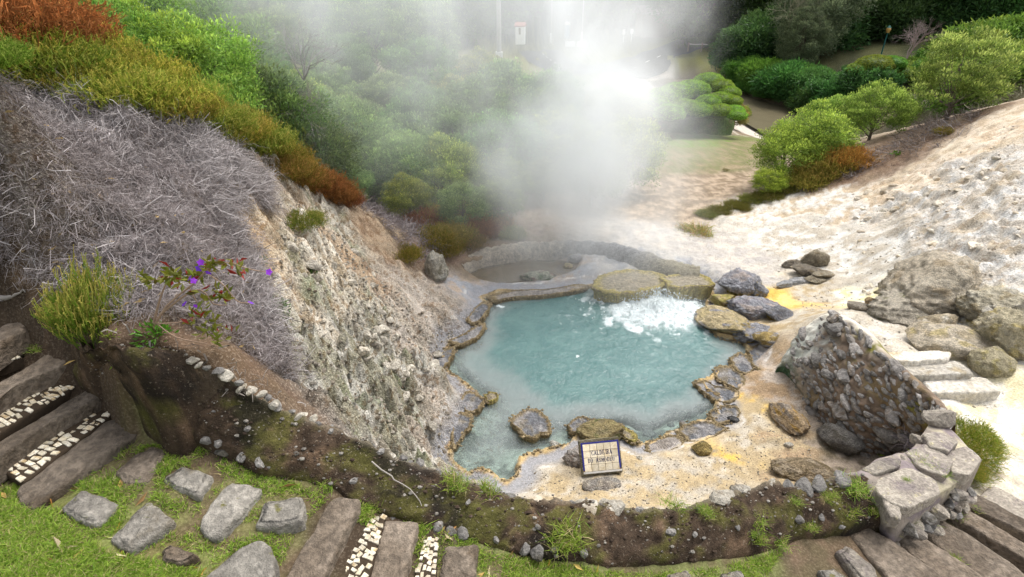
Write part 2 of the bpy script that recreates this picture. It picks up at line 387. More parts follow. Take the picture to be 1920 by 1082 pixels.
CA = np.empty((len(XY), 3)); CB = CA.copy(); REL = np.empty(len(XY))
for s in range(0, len(XY), 30000):
    q = QW[s:s+30000]
    d2 = (q[:, None, 0]-SP_XY[None, :, 0])**2+(q[:, None, 1]-SP_XY[None, :, 1])**2
    same = (SP_XY[None, :, 0] > -99) 
    w = 1/(d2+.01)**2.6; w /= w.sum(1)[:, None]
    CA[s:s+30000] = w@SA; CB[s:s+30000] = w@SB; REL[s:s+30000] = w@SR
# keep the path side and the basin side from bleeding into each other
for side in (True, False):
    sel = (in_path == side) & (d_wall < 1.5)
    ins = inside(SP_XY, PATH_POLY) == side
    q = QW[sel]; d2 = (q[:, None, 0]-SP_XY[None, ins, 0])**2+(q[:, None, 1]-SP_XY[None, ins, 1])**2
    w = 1/(d2+.01)**2.6; w /= w.sum(1)[:, None]
    CA[sel] = w@SA[ins]; CB[sel] = w@SB[ins]; REL[sel] = w@SR[ins]

# ---- relief
n_lo = fbm(n3(XY, .9), 5); n_md = fbm(n3(XY, 2.6, 4.), 5); n_hi = fbm(n3(XY, 7.5, 2.), 4)
rid = fbm(np.c_[XY[:, 0]*1.1+.6*XY[:, 1], XY[:, 1]*2.4-.5*XY[:, 0], np.full(len(XY), 3.)], 5, .55, True)
w1, w2, wid = worley(XY*5.5+warp*1.2)
slab = (w2-w1)
near = sstep(40, 18, np.hypot(XY[:, 0], XY[:, 1]-8))
X3 = np.c_[XY, H*1.0]
bil = np.abs(perlin(X3*1.7+3))+.55*np.abs(perlin(X3*3.9+8))+.35*np.abs(perlin(X3*8.6+1))+.2*np.abs(perlin(X3*17.+5))
strat = H*3.2+2.2*n_lo+.9*n_md; strat = np.abs((strat % 1)-.5)*2; strat = strat*sstep(.05, .08, REL)*sstep(4.5, 6.5, XY[:, 0])
relief = REL*(1.5*strat + .9*n_md + .7*rid + .45*n_hi + (.55*np.minimum(slab, .5) + .35*(wid-.5))*(1-.75*sstep(5, 7, XY[:, 0])) + .8*n_lo + 1.9*(bil-.45)*(1-.6*sstep(5, 7, XY[:, 0])))
H = H + relief*near + (1-near)*n_lo*.5
# ---- the pool, the shallow pond and the stream are cut into it
sd_pool = np.full(len(XY), 9.)
sel = (np.abs(XY[:, 0]-1.5) < 6) & (XY[:, 1] > 4) & (XY[:, 1] < 13)
sd_pool[sel] = sdist(XY[sel]+warp[sel]*.10+np.c_[n_hi, n_md][sel]*.035, POOL)
deep = np.hypot((XY[:, 0]-1.9)/2.4, (XY[:, 1]-9.0)/2.1)
deep = deep+.25*n_lo+.15*n_md
depth = np.where(sd_pool < 0, .05+.32*sstep(0, -.6, sd_pool)*(.5+.5*sstep(6.2, 7.3, XY[:, 1]))+1.2*sstep(1.25, .4, deep), 0)
rimz = np.where(sd_pool >= 0, .05*np.exp(-(sd_pool/.10)**2)+.035, 0)
k = sstep(.55, .0, sd_pool)*(sd_pool >= 0)
bankk = sstep(.35, .8, H)          # where the steep bank meets the water, leave it
H = np.where(sd_pool < 0, -depth + .05*n_md*sstep(0, -.2, sd_pool) + .05*np.minimum(slab, .4), H*(1-k*(1-bankk)) + (rimz+.02*n_md+.012*n_hi)*k*(1-bankk))
sd_pond = np.full(len(XY), 9.); sd_pond[sel] = sdist(XY[sel]+warp[sel]*.06, POND)
H = np.where(sd_pond < .12, H + (.05-H)*sstep(.12, -.03, sd_pond), H)
d_str = seg_dist(XY, STREAM)
_o = np.argsort(STREAM[:, 1]); d_bank = np.where(XY[:, 0] < np.interp(XY[:, 1], STREAM[_o, 1], STREAM[_o, 0]), d_str*.42, d_str)
H = np.where((d_bank < 6) & (XY[:, 1] > 24), np.minimum(H, -3.35 + 3.0*sstep(1.0, 5.5, d_bank) + np.where(d_bank > 2.6, .6, 0)*sstep(2.6, 6, d_bank)), H)
ZG = H.reshape(XX.shape)
def gz(x, y):
    """height of the ground"""
    i = int(np.clip(np.searchsorted(GX, x)-1, 0, len(GX)-2)); j = int(np.clip(np.searchsorted(GY, y)-1, 0, len(GY)-2))
    a = (x-GX[i])/(GX[i+1]-GX[i]); b = (y-GY[j])/(GY[j+1]-GY[j])
    return float((ZG[j, i]*(1-a)+ZG[j, i+1]*a)*(1-b)+(ZG[j+1, i]*(1-a)+ZG[j+1, i+1]*a)*b)
def gzv(q):
    i = np.clip(np.searchsorted(GX, q[:, 0])-1, 0, len(GX)-2); j = np.clip(np.searchsorted(GY, q[:, 1])-1, 0, len(GY)-2)
    a = (q[:, 0]-GX[i])/(GX[i+1]-GX[i]); b = (q[:, 1]-GY[j])/(GY[j+1]-GY[j])
    return (ZG[j, i]*(1-a)+ZG[j, i+1]*a)*(1-b)+(ZG[j+1, i]*(1-a)+ZG[j+1, i+1]*a)*b
def hit(px, py): return ray_hit(px, py, gzv)
GNX, GNY = -np.gradient(ZG, GX, axis=1), -np.gradient(ZG, GY, axis=0)
def gnorm(x, y):
    i = int(np.clip(np.searchsorted(GX, x), 0, len(GX)-1)); j = int(np.clip(np.searchsorted(GY, y), 0, len(GY)-1))
    return Vector((GNX[j, i], GNY[j, i], 1)).normalized()

# ---- colour
mixv = sstep(-.12, .22, n_md*.7+n_hi*.5+.25*rid-.05)[:, None]
GC = CA*(1-mixv)+CB*mixv
kst = (sstep(.05, .3, fbm(np.c_[XY[:, 0]*.9+.5*XY[:, 1], XY[:, 1]*1.8-.4*XY[:, 0], np.full(len(XY), 21.)], 5))*sstep(5, 7, XY[:, 0])*sstep(.03, .07, REL)*near)[:, None]*.55; GC = GC*(1-kst)+np.array((.42,.33,.21))*kst
GC *= (1+.35*n_hi+.25*(wid-.5)*sstep(.02, .1, REL)*(1-.8*sstep(5, 7, XY[:, 0])))[:, None].clip(.5, 1.5)
kgr = (sstep(.08, .3, fbm(np.c_[XY*1.7, H*1.7], 4))*sstep(.15, .25, REL)*sstep(0, -1.2, XY[:, 0])*near)[:, None]*.75; GC = GC*(1-kgr)+np.array((.20,.225,.125))*kgr
# mineral crusts at the waterline: a tan crumbly lip, then blue-grey sinter
on = sd_pool >= 0
wob = sd_pool + .10*n_md + .05*n_hi
lowland = sstep(.6, .25, H)
k_lip = (on*sstep(.085, .045, wob)*lowland)[:, None]; k_gr = (on*sstep(.42, .20, wob)*lowland)[:, None]; k_wt = (on*sstep(.03, .0, np.abs(wob-.36))*sstep(.0, .3, n_lo+.15)*lowland)[:, None]
GC = GC*(1-k_gr*.85)+np.array((.25,.255,.275))*k_gr*.85
GC = GC*(1-k_wt*.8)+np.array((.62,.60,.57))*k_wt*.8
GC = GC*(1-k_lip)+np.array((.40,.29,.14))*k_lip
under = (sd_pool < 0)[:, None]
ub = np.array((.34,.35,.31))*(1+.5*n_hi)[:, None]; ub = ub*(1-.65*sstep(.1, .35, n_md+.25*rid)[:, None])
GC = np.where(under, ub, GC)
kg = (sstep(9, 5, d_str)*(d_bank < d_str)*sstep(-1.9, -2.4, H))[:, None]; GC = GC*(1-kg)+np.array((.50,.45,.38))*(1+.4*n_md)[:, None]*kg
k = (sstep(3.0, 2.2, d_str))[:, None]; GC = GC*(1-k)+np.array((.09,.07,.045))*k
SPK = np.clip(REL*8, .08, 1)
ground_me = np_mesh("ground", np.c_[XY, H], grid_faces(len(GY), len(GX))[:, [0, 3, 2, 1]], GC, True, {'speck': SPK})

t = NT("ground_earth_and_sulphur")
c0 = t.attr('Col'); sp = t.attr('speck', 'Fac')
na = t.ramp(t.noise(9, 4, .68), .2, .8); nb = t.ramp(t.noise(48, 2, .7), .2, .8)
amp = t.math('MULTIPLY_ADD', sp, .75, .25); val = t.math('MULTIPLY_ADD', t.math('SUBTRACT', na, .5), amp, 1.); val = t.math('MULTIPLY', val, t.math('MULTIPLY_ADD', nb, .6, .7))
m = t.node('VectorMath', operation='SCALE'); t.l.new(c0, m.inputs[0]); t.l.new(val, m.inputs['Scale'])
fl = t.math('MULTIPLY', t.ramp(nb, .62, .8), t.math('MULTIPLY', sp, .55))
col = t.mix(fl, m.outputs[0], t.mix(.5, m.outputs[0], (.72,.66,.55)))
pit = t.math('MULTIPLY', t.ramp(na, .56, .78), t.math('MULTIPLY', sp, .85))
col = t.mix(pit, col, t.mix(1., col, (.42,.34,.26), 'MULTIPLY'))
hh = t.math('ADD', t.math('MULTIPLY', na, 1.2), t.math('MULTIPLY', nb, .5))
nb_ = t.bump(hh, .75, .05); t.l.new(t.math('MULTIPLY_ADD', sp, .65, .12), nb_.node.inputs['Strength'])
M_GROUND = t.finish(t.pbsdf(col, .93, nb_, .15))
struct(add("ground", ground_me, M_GROUND))

# ================================================================== ROCKS: shared shapes
def ico(sub):
    bm = bmesh.new(); bmesh.ops.create_icosphere(bm, subdivisions=sub, radius=1.0)
    bm.verts.ensure_lookup_table(); V = np.array([v.co[:] for v in bm.verts]); F = np.array([[v.index for v in f.verts] for f in bm.faces]); bm.free()
    return V, F
ICO = {k: ico(k) for k in (1, 2, 3, 4, 5)}
def rock_arr(seed, sub=2, planes=9, lo=.55, hi=.9, rough=.06, fine=0., flat=None):
    r = np.random.default_rng(seed); V, F = ICO[sub]; V = V.copy()
    for _ in range(planes):
        n = r.normal(size=3); n /= np.linalg.norm(n); d = r.uniform(lo, hi)
        V -= np.maximum(V@n-d, 0)[:, None]*n*.92
    if flat: V[:, 2] = np.where(V[:, 2] > flat, flat+(V[:, 2]-flat)*.15, V[:, 2])
    nn = fbm(V*1.7+seed*3.1, 3)*rough
    if fine: nn = nn+fine*(np.abs(fbm(V*5.+seed, 4))-.15)
    V = V*(1+nn)[:, None]
    return V, F
def rock_mesh(name, *a, smooth=False, **k):
    V, F = rock_arr(*a, **k); return np_mesh(name, V, F, None, smooth)

M_STONE = rock_mat("grey_basalt", (.16,.15,.138), (.25,.235,.215), (.10,.09,.07), 6., .35)
M_STONE_D = rock_mat("dark_wall_stone", (.19,.172,.152), (.30,.28,.26), (.15,.115,.08), 3.0, .4)
M_PALE = rock_mat("pale_limestone", (.32,.29,.235), (.44,.405,.34), (.22,.18,.125), 6.0, .3)
M_LEDGE = rock_mat("tan_rock", (.42,.34,.23), (.56,.47,.34), (.30,.22,.13), 3.0, .35)
ROCKS = [rock_mesh("rock_%d" % i, 10+i, 2, 10, .5, .85, .12) for i in range(8)]
PEBBLES = [rock_mesh("pebble_%d" % i, 40+i, 1, 5, .6, .9, .15) for i in range(5)]

def part(name, me, mat, parent, wloc=(0, 0, 0), rot=(0, 0, 0), scale=(1, 1, 1), color=None):
    o = add(name, me, mat, parent, rot=rot, scale=scale, color=color)
    o.location = Vector(wloc)-parent.location
    return o
def np_local(name, V, F, parent, **k):
    return np_mesh(name, np.asarray(V)-np.array(parent.location), F, **k)

# ================================================================== THE MOSSY EARTH WALL between path and pool
NW = 300
rim, outb = smooth_curve(W_RIM, NW), smooth_curve(W_OUT, NW)
prof = [(-.02, -.35), (0, 0), (.06, .07), (.2, .12), (.4, .14), (.6, .135), (.78, .11), (.92, .07), (.99, .02), (1.03, -.10), (1.05, -.35), (1.06, -.9), (1.05, -1.8), (1.05, -2.6)]
prof = smooth_curve(prof, 44)
L = []
for a, h in prof:
    p = outb+(rim-outb)*a; p[:, 2] += h*(.9 if a < 1 else 1)
    L.append(p)
endk = (1-sstep(0, 24, np.arange(NW)))[:, None]
L = [p*(1-endk*np.array((0, 0, 0)))-endk*np.array((.05, -.05, .35)) for p in L]
Vw = np.array(L).reshape(-1, 3)
nz = fbm(Vw*2.2, 4); nz2 = fbm(Vw*7.+5, 4); nz3 = fbm(np.abs(Vw)*16., 3)
nz4 = np.abs(fbm(Vw*9.+40, 4)); Vw[:, 2] += .07*nz+.05*nz2+.03*nz3+.07*nz4-.02; Vw[:, 1] += .06*fbm(Vw*2.5+11, 3)+.02*nz2
cw = np.array((.058,.040,.027))*(1+.9*nz2+.5*nz3)[:, None].clip(.35, 2.2)
k = sstep(.05, .35, fbm(Vw*3.6+3, 4)+.5*nz2)[:, None]*.75; cw = cw*(1-k)+np.array((.135,.088,.055))*k*(1+.8*nz3)[:, None]
k = sstep(.02, .25, fbm(Vw*2.6+31, 4)+.35*nz2)[:, None]; cw = cw*(1-.85*k)+np.array((.085,.082,.022))*(1+.7*nz3)[:, None]*.85*k
k = sstep(.08, .26, fbm(Vw*1.9+57, 4)+.3*nz3)[:, None]; cw = cw*(1-.85*k)+np.array((.017,.014,.012))*.85*k
k = (sstep(.8, .98, np.repeat(prof[:, 0], NW)+.12*nz2)*sstep(30, 90, np.tile(np.arange(NW), len(prof))))[:, None]
cw = cw*(1-.55*k)+np.array((.26,.22,.16))*.55*k
wall = thing("mossy_wall", tuple(rim[150]), "low curved wall of dark mossy earth and embedded stones round the near side of the hot pool", "wall")
t = NT("mossy_earth"); c0 = t.attr('Col'); na = t.noise(16, 5, .7); nb = t.noise(70, 3, .7)
m = t.node('VectorMath', operation='SCALE'); t.l.new(c0, m.inputs[0]); t.l.new(t.math('MULTIPLY', t.math('MULTIPLY_ADD', na, 1.4, .3), t.math('MULTIPLY_ADD', nb, 1.2, .4)), m.inputs['Scale'])
col = t.mix(t.math('MULTIPLY', t.ramp(t.noise(45, 2, .6), .63, .7), .5), m.outputs[0], (.30,.25,.19))
M_EARTH = t.finish(t.pbsdf(col, .95, t.bump(t.math('ADD', na, t.math('MULTIPLY', nb, .5)), .8, .04), .12))
part("earth_core", np_local("earth_core", Vw, grid_faces(len(prof), NW), wall, col=cw, smooth=True), M_EARTH, wall, tuple(wall.location))
def seat_stone(parent, name, meshes, mat, p, s, seed, tilt=.5):
    r = random.Random(seed)
    return part(name, r.choice(meshes), mat, parent, p, (r.uniform(-tilt, tilt), r.uniform(-tilt, tilt), r.uniform(0, 6.3)), s)
# stone chips and crumbs of earth lying on it, past counting
r = np.random.default_rng(91); base_c = [rock_arr(380+i, 1, 4, .6, .9, .2) for i in range(4)]; Vs, Fs, Cs, off = [], [], [], 0
for _ in range(1900):
    ii, aa = int(r.integers(26, NW)), r.random(); jj = int(np.argmin(np.abs(prof[:, 0]-aa))); q = Vw.reshape(len(prof), NW, 3)[jj, ii]+r.normal(0, .012, 3)*np.array((1, 1, 0))
    V, F = base_c[r.integers(4)]; s = .004+.014*r.random()**4; g_ = r.random(); Vs.append(V*np.array((s*1.3, s, s*.8))+q); Fs.append(F+off); off += len(V)
    Cs.append(np.tile((np.array((.06,.042,.03)) if g_ < .6 else np.array((.24,.22,.19)))*r.uniform(.6, 1.4), (len(V), 1)))
CHIPS = (np.vstack(Vs), np.vstack(Fs), np.vstack(Cs))
o_ = part("chips", np_local("chips", CHIPS[0], CHIPS[1], wall, col=CHIPS[2]), M_EARTH, wall, tuple(wall.location)); o_['kind'] = 'stuff'
# row of pale stones along the inner rim, and stones at the foot
for i, f in enumerate(np.linspace(44, 140, 34)):
    q = rim[int(f)]; s = random.uniform(.025, .05)
    seat_stone(wall, "stone", ROCKS, M_PALE if random.random() < .5 else M_STONE, (q[0]+random.uniform(-.03, .02), q[1]+random.uniform(-.02, .03), q[2]+.005), (s*1.4, s, s*.7), i)
for i, (x, y, s) in enumerate([(930,948,.05),(960,952,.05),(1075,938,.06),(1100,945,.12),(1148,945,.1),(1135,955,.1),(1085,935,.05),(1200,952,.06),(1390,925,.10),(1350,930,.13),(1440,905,.09),(1500,902,.11),(1535,905,.1),(1570,893,.1),(1470,905,.08),(860,890,.05),(815,885,.045),(822,888,.045)]):
    k_ = int(np.argmin([abs(a[0]-P(x, y, a[2])[0]) for a in rim])); q = rim[k_]
    seat_stone(wall, "stone", ROCKS, M_PALE if i in (3, 4, 5, 8, 9, 10) else M_STONE, (q[0], q[1]-.03, q[2]+.015), (s*1.25, s*.85, s*.6), 60+i, .25)
for i, (x, y, s) in enumerate([(222,737,.07),(246,757,.08),(275,764,.055),(299,770,.06),(320,784,.045),(350,808,.075),(388,825,.06),(412,830,.05),(414,848,.06),(452,862,.05),(490,864,.06),(490,878,.035),(506,876,.035),
        (730,978,.05),(818,988,.06),(842,998,.065),(870,997,.07),(985,1028,.06),(1005,1033,.10),(1040,1028,.04),(1098,1040,.06),(1255,998,.05),(1500,975,.05),(1540,968,.04),(1575,984,.06),(760,992,.04),(930,1010,.04),
        (660,905,.04),(1010,985,.03),(880,940,.03),(1380,985,.035),(1300,1000,.03),(465,800,.035),(560,850,.03),(400,770,.03)]):
    best = None
    for a, h in [(b, c) for b, c in zip(prof[:, 0], prof[:, 1]) if -.01 <= b <= .97]:
        cur = outb+(rim-outb)*a; zz = cur[:, 2]+h*.9
        tt = (zz-CAMZ)/ray(x, y)[2]; e = np.hypot(ray(x, y)[0]*tt-cur[:, 0], ray(x, y)[1]*tt-cur[:, 1]); j = int(np.argmin(e))
        if best is None or e[j] < best[0]: best = (e[j], (cur[j, 0], cur[j, 1], zz[j]))
    seat_stone(wall, "stone", ROCKS, M_STONE, best[1], (s, s*.75, s*.6), 120+i, .5)

# ================================================================== CAPPED WALL END
cw_loc = P(1720, 900, 1.0)
capw = thing("capped_stone_wall", cw_loc, "short grey stone wall with flat lichened cap slabs joining the mossy wall to the rubble buttress", "wall")
inner = np.array([P(1555,905,1.7), P(1598,888,2.0), P(1652,858,1.97), P(1705,842,1.92), P(1730,812,1.9), P(1752,778,1.88)]); outer_ = np.array([P(1640,1000,1.5), P(1688,975,1.86), P(1742,938,1.86), P(1790,905,1.84), P(1822,884,1.82), P(1842,862,1.8)])
n_ = 60; ia, oa = smooth_curve(inner, n_), smooth_curve(outer_, n_)
prof_c = smooth_curve([(-.02, -1.6), (-.02, -.6), (-.01, -.2), (0, -.05), (.03, 0), (.3, .015), (.7, .015), (.97, 0), (1.0, -.05), (1.02, -.2), (1.05, -.6), (1.08, -1.5)], 40)
Vc = []
for a, h in prof_c:
    p = ia+(oa-ia)*a; p[:, 2] += h; c0_, c1_ = (ia[:1]+oa[:1])/2-np.array((0, 0, .6)), (ia[-1:]+oa[-1:])/2-np.array((0, 0, .6))
    Vc.append(np.vstack([c0_, p*.0+p, c1_]))
Vc = np.array(Vc).reshape(-1, 3); Vc = np.vstack([Vc, ]);
nn1 = fbm(Vc*4, 4); Vc += (.03*nn1+.012*fbm(Vc*15, 3))[:, None]*np.array((.6, .6, 1))
cc = np.array((.24,.205,.17))*(1+.6*fbm(Vc*5+2, 4))[:, None]
k = sstep(.0, .2, fbm(Vc*3+7, 4))[:, None]; cc = cc*(1-k)+np.array((.23,.19,.19))*k
k = sstep(.12, .3, fbm(Vc*3.5+27, 4))[:, None]; cc = cc*(1-k)+np.array((.42,.37,.26))*k
t = NT("capped_wall_mortar"); c0 = t.attr('Col'); na = t.noise(14, 6, .7)
m = t.node('VectorMath', operation='SCALE'); t.l.new(c0, m.inputs[0]); t.l.new(t.math('MULTIPLY_ADD', na, 1.2, .4), m.inputs['Scale'])
M_MORTAR = t.finish(t.pbsdf(m.outputs[0], .92, t.bump(na, .8, .03), .2))
part("core", np_local("cap_core", Vc, grid_faces(len(prof_c), n_+2), capw, col=cc, smooth=True), M_MORTAR, capw, cw_loc)
def slab_mesh(name, poly, thick, seed, bev=.03, rough=.012, tilt=None):
    """a rough stone slab: outline in local x, y; top at z = 0"""
    r = np.random.default_rng(seed); q = np.asarray(poly, float); n = len(q); q = q-q.mean(0)*0
    u = np.linspace(0, n, 49)[:-1]; i = u.astype(int); tt = (u-i)[:, None]
    e = q[i % n]*(1-tt)+q[(i+1) % n]*tt
    c = q.mean(0); e = e+(r.normal(size=e.shape)*.006)
    e = (e+np.roll(e, 1, 0)+np.roll(e, -1, 0))/3
    R = np.hypot(*(e-c).T).mean(); b = min(bev/R, .25)
    rings = [(.0, 0), (.3, 0), (.6, 0), (.8, 0), (1-b, -.002), (1-b*.4, -bev*.22), (1, -bev*.8), (1.01, -bev*1.6), (1.0, -thick)]
    V = np.array([np.c_[c+(e-c)*s, np.full(len(e), z)] for s, z in rings]).reshape(-1, 3)
    nzz = fbm(V*6+seed*2.3, 4); V[:, 2] += rough*nzz*2*(V[:, 2] > -thick*.8)+rough*.8*fbm(V*22+seed, 3); V[:, :2] += (rough*.7*fbm(V*11+seed*5, 3))[:, None]*np.sign(V[:, :2]-c)
    return np_mesh(name, V, grid_faces(len(rings), len(e), True), None, True)
def slab_px(name, pxs, z, thick, mat, seed, parent=None, dz=0, **k):
    w = np.array([P(x, y, z) for x, y in pxs]); c = w.mean(0)
    me = slab_mesh(name, w[:, :2]-c[:2], thick, seed, **k)
    if parent: return part(name, me, mat, parent, (c[0], c[1], z+dz))
    return add(name, me, mat, loc=(c[0], c[1], z+dz))
M_CAP = rock_mat("lichened_cap_stone", (.24,.21,.175), (.34,.30,.245), (.19,.16,.15), 5., .3, lichen=(.40,.35,.22))
for i, (pxs, z) in enumerate([([(1612,880),(1655,857),(1690,860),(1690,872),(1640,890)], 2.02), ([(1632,902),(1700,874),(1758,900),(1764,924),(1702,954),(1656,934)], 1.99),
        ([(1698,848),(1738,830),(1790,860),(1776,892),(1728,878)], 1.96), ([(1774,848),(1812,834),(1842,860),(1818,892),(1786,884)], 1.92), ([(1730,812),(1765,808),(1800,828),(1780,845),(1745,838)], 1.98),
        ([(1648,922),(1690,950),(1692,972),(1668,965)], 1.98)]):
    slab_px("cap_slab", pxs, z, .14, M_CAP, 300+i, capw, 0.0, bev=.016, rough=.009)
# lump of stones standing on the far end
for i, (x, y, z, s) in enumerate([(1762,782,1.95,(.2,.14,.1)),(1720,824,1.90,(.09,.08,.06)),(1690,862,1.93,(.05,.06,.05)),(1600,893,1.95,(.07,.06,.05)),(1582,900,1.95,(.05,.05,.04))]):
    seat_stone(capw, "stone", ROCKS, M_CAP, P(x, y, z), s, 330+i, .3)
# stones in its outer face
for i in range(60):
    a = random.random(); h = random.uniform(-.12, -.85)
    q = smooth_curve(outer_[1:], 50)[int(a*49)]; s = random.uniform(.045, .10)
    seat_stone(capw, "stone", ROCKS, M_STONE if random.random() < .6 else M_CAP, (q[0]+.02-.05*h, q[1]-.02+.02*h, q[2]+h), (s*1.5, s*.8, s*.65), 400+i, .25)

# ================================================================== RUBBLE BUTTRESS
top_c = smooth_curve([P(1458,690,.22), P(1478,655,.62), P(1510,612,1.05), P(1556,588,1.35), P(1612,615,1.5), P(1655,662,1.55), P(1705,708,1.6), P(1752,752,1.7), P(1775,790,1.75)], 90)
bot_c = smooth_curve([P(1452,700,.12), P(1474,708,.15), P(1498,735,.18), P(1528,785,.18), P(1560,815,.2), P(1605,855,.2), P(1650,860,.22), P(1690,850,.3), P(1735,830,.5)], 90)
bt_loc = P(1580, 820, .2)
but = thing("rubble_buttress", bt_loc, "curved rubble stone buttress with white and green crusted nose beside the hot pool", "wall")
nr = 60; a = np.linspace(0, 1.14, nr)
Vb = []
bulge = np.sin(np.linspace(0, 1, 90)*math.pi)
back = np.array([.2, .1, 0])
for s in a:
    if s <= 1:
        p = bot_c+(top_c-bot_c)*s; p = p+np.array([-1., -.25, .0])*(.22*math.sin(s*math.pi)*bulge)[:, None]
    else:
        u = (s-1)/.14; p = top_c+back*u*2.2+np.array([0, 0, -.5*u*u])
    Vb.append(p)
Vb = np.array(Vb).reshape(-1, 3)
n1, n2 = fbm(Vb*3, 4), fbm(Vb*10, 4)
Vb += (.06*n1+.06*n2+.05*np.abs(fbm(Vb*18., 3)))[:, None]*np.array((-.8, -.4, .5))
cb = np.array((.17,.125,.09))*(1+.9*n2)[:, None].clip(.4, 2)
ia_ = np.tile(np.arange(90), nr)/89.; sa_ = np.repeat(a, 90)
k = sstep(.02, .25, fbm(Vb*2.2+9, 4))[:, None]; cb = cb*(1-k)+np.array((.20,.145,.08))*k
k = (sstep(.44, .26, ia_+.14*n1+.1*n2)*(.35+.65*sstep(.2, .7, sa_)))[:, None]; cb = cb*(1-k)+np.array((.62,.62,.55))*k
k = (sstep(.34, .18, ia_+.1*n2)*sstep(.75, .35, sa_+.25*n1))[:, None]; cb = cb*(1-k)+np.array((.055,.10,.055))*k
k = (sstep(.9, 1.02, sa_+.1*n2)*sstep(.08, .2, ia_)*sstep(.75, .45, ia_))[:, None]; cb = cb*(1-k)+np.array((.66,.60,.50))*k
k = (sstep(.12, .3, fbm(Vb*2.6+41, 4))*sstep(.4, .6, ia_)*sstep(.5, .8, sa_))[:, None]; cb = cb*(1-k)+np.array((.17,.16,.03))*k
part("rubble_core", np_local("rubble_core", Vb, grid_faces(nr, 90), but, col=cb, smooth=True), M_EARTH if False else M_MORTAR, but, bt_loc)
placed = []; cnt = 0; rr = random.Random(5)
Vbg = Vb.reshape(nr, 90, 3)
for tr in range(4000):
    s, i_ = rr.uniform(.03, 1.0), 1-rr.random()**1.25*.80
    if i_ < .36 and rr.random() < .7: continue
    q = Vbg[int(s*(nr-1)/1.14), int(i_*89)]; big = rr.random()
    r_ = .034+.10*big**3.0*(1.25 if i_ > .5 and s < .65 else .8)
    if any((q[0]-b[0])**2+(q[1]-b[1])**2+(q[2]-b[2])**2 < (.66*(r_+b[3]))**2 for b in placed): continue
    placed.append((*q, r_)); cnt += 1
    mt = M_STONE_D if rr.random() < .75 else M_STONE
    # stones lie along the run of the wall and dip towards the cap
    j = min(int(i_*89), 87); d = Vbg[int(s*(nr-1)/1.14), j+1]-Vbg[int(s*(nr-1)/1.14), j]; az = math.atan2(d[1], d[0])
    part("stone", rr.choice(ROCKS), mt, but, q, (rr.uniform(-.3, .3), rr.uniform(.0, .5), az+rr.uniform(-.4, .4)), (r_*1.7, r_*.9, r_*.8))
    if cnt >= 290: break
seat_stone(but, "stone", [ROCKS[2]], M_STONE, Vbg[46, 38], (.19, .16, .14), 7, .2)
seat_stone(but, "stone", [ROCKS[5]], M_STONE_D, Vbg[50, 36], (.15, .12, .08), 8, .2)

# ================================================================== STEPS AND PAVING
M_SLAB = rock_mat("brown_step_slab", (.125,.098,.072), (.185,.15,.115), (.085,.062,.04), 2.6, .4)
M_PAVE = rock_mat("grey_paving_stone", (.185,.17,.145), (.26,.24,.205), (.13,.11,.08), 3., .35, lichen=(.14,.13,.05))
M_COB = rock_mat("white_cobble", (.52,.45,.32), (.64,.59,.48), (.44,.32,.17), 14., .3, bump=.3)
def cobble_strip(label, pxa, pxb, pxc, pxd, z, seed, cols, rows):
    """quad a-b (one long side) and d-c (other); each white stone is a part"""
    A, B, Cc, D = [np.array(P(*q, z)) for q in (pxa, pxb, pxc, pxd)]
    c = (A+B+Cc+D)/4; th = thing("cobble_strip", tuple(c), label, "paving", "white cobble strips set between the step slabs")
    bed = np.array([A, B, Cc, D]); ctr = bed.mean(0)
    me = slab_mesh("bed", (bed-ctr)[:, :2], .1, seed, bev=.02, rough=.006)
    part("bed", me, M_BED, th, (ctr[0], ctr[1], z-.006))
    r = random.Random(seed)
    shapes = [slab_mesh("cobble_%d_%d" % (seed, k), [(math.cos(w)*r.uniform(.85, 1.1), math.sin(w)*r.uniform(.8, 1.1)) for w in [x_+r.uniform(-.25, .25) for x_ in (.7, 2.3, 3.9, 5.5)]], .4, seed*7+k, bev=.12, rough=.02) for k in range(5)]
    for m_ in shapes: m_.materials.append(M_COB)
    for i in range(cols):
        for j in range(rows):
            if r.random() < .13: continue
            u, v = (i+.5+r.uniform(-.2, .2)+(j % 2)*.4)/cols, (j+.5+r.uniform(-.12, .12))/rows
            if u > .99: continue
            q = (A*(1-u)+B*u)*(1-v)+(D*(1-u)+Cc*u)*v
            lu = np.linalg.norm(B-A)/cols*.56; lv = np.linalg.norm(D-A)/rows*.6
            az = math.atan2((B-A)[1], (B-A)[0])
            part("cobble", r.choice(shapes), M_COB, th, (q[0], q[1], z+.001+r.uniform(-.006, .003)), (r.uniform(-.06, .06), r.uniform(-.06, .06), az+r.uniform(-.25, .25)), (lu*r.uniform(.7, 1.15), lv*r.uniform(.65, 1.05), .03))
    return th
M_BED = plain_mat("soil_bed", (.05,.036,.024), .95, .5, 30, .1, .6)
def step_slab(label, pxs, z, thick, seed, mat=None, cat="step", group=None, name="step_slab"):
    o = slab_px(name, pxs, z, thick, mat or M_SLAB, seed, bev=.035, rough=.013); tag(o, label, cat, group); return o
step_slab("brown stone step slab lowest of the left flight, beside the grass", [(28,915),(120,845),(215,778),(283,772),(262,808),(150,885),(62,955),(35,945)], 3.04, .16, 501)
step_slab("brown cracked stone step between the two full white cobble strips", [(-60,905),(-40,850),(60,790),(130,748),(180,718),(203,730),(186,743),(100,790),(25,838)], 3.18, .18, 502)
step_slab("brown step slab with grey lichen blotches above the upper cobble strip", [(-60,800),(-50,745),(40,690),(100,655),(133,664),(122,680),(50,712),(-15,748)], 3.34, .18, 503)
step_slab("pale brown step slab at the top of the left flight under dark soil", [(-60,690),(-50,640),(10,605),(48,598),(46,618),(0,645)], 3.52, .18, 504)
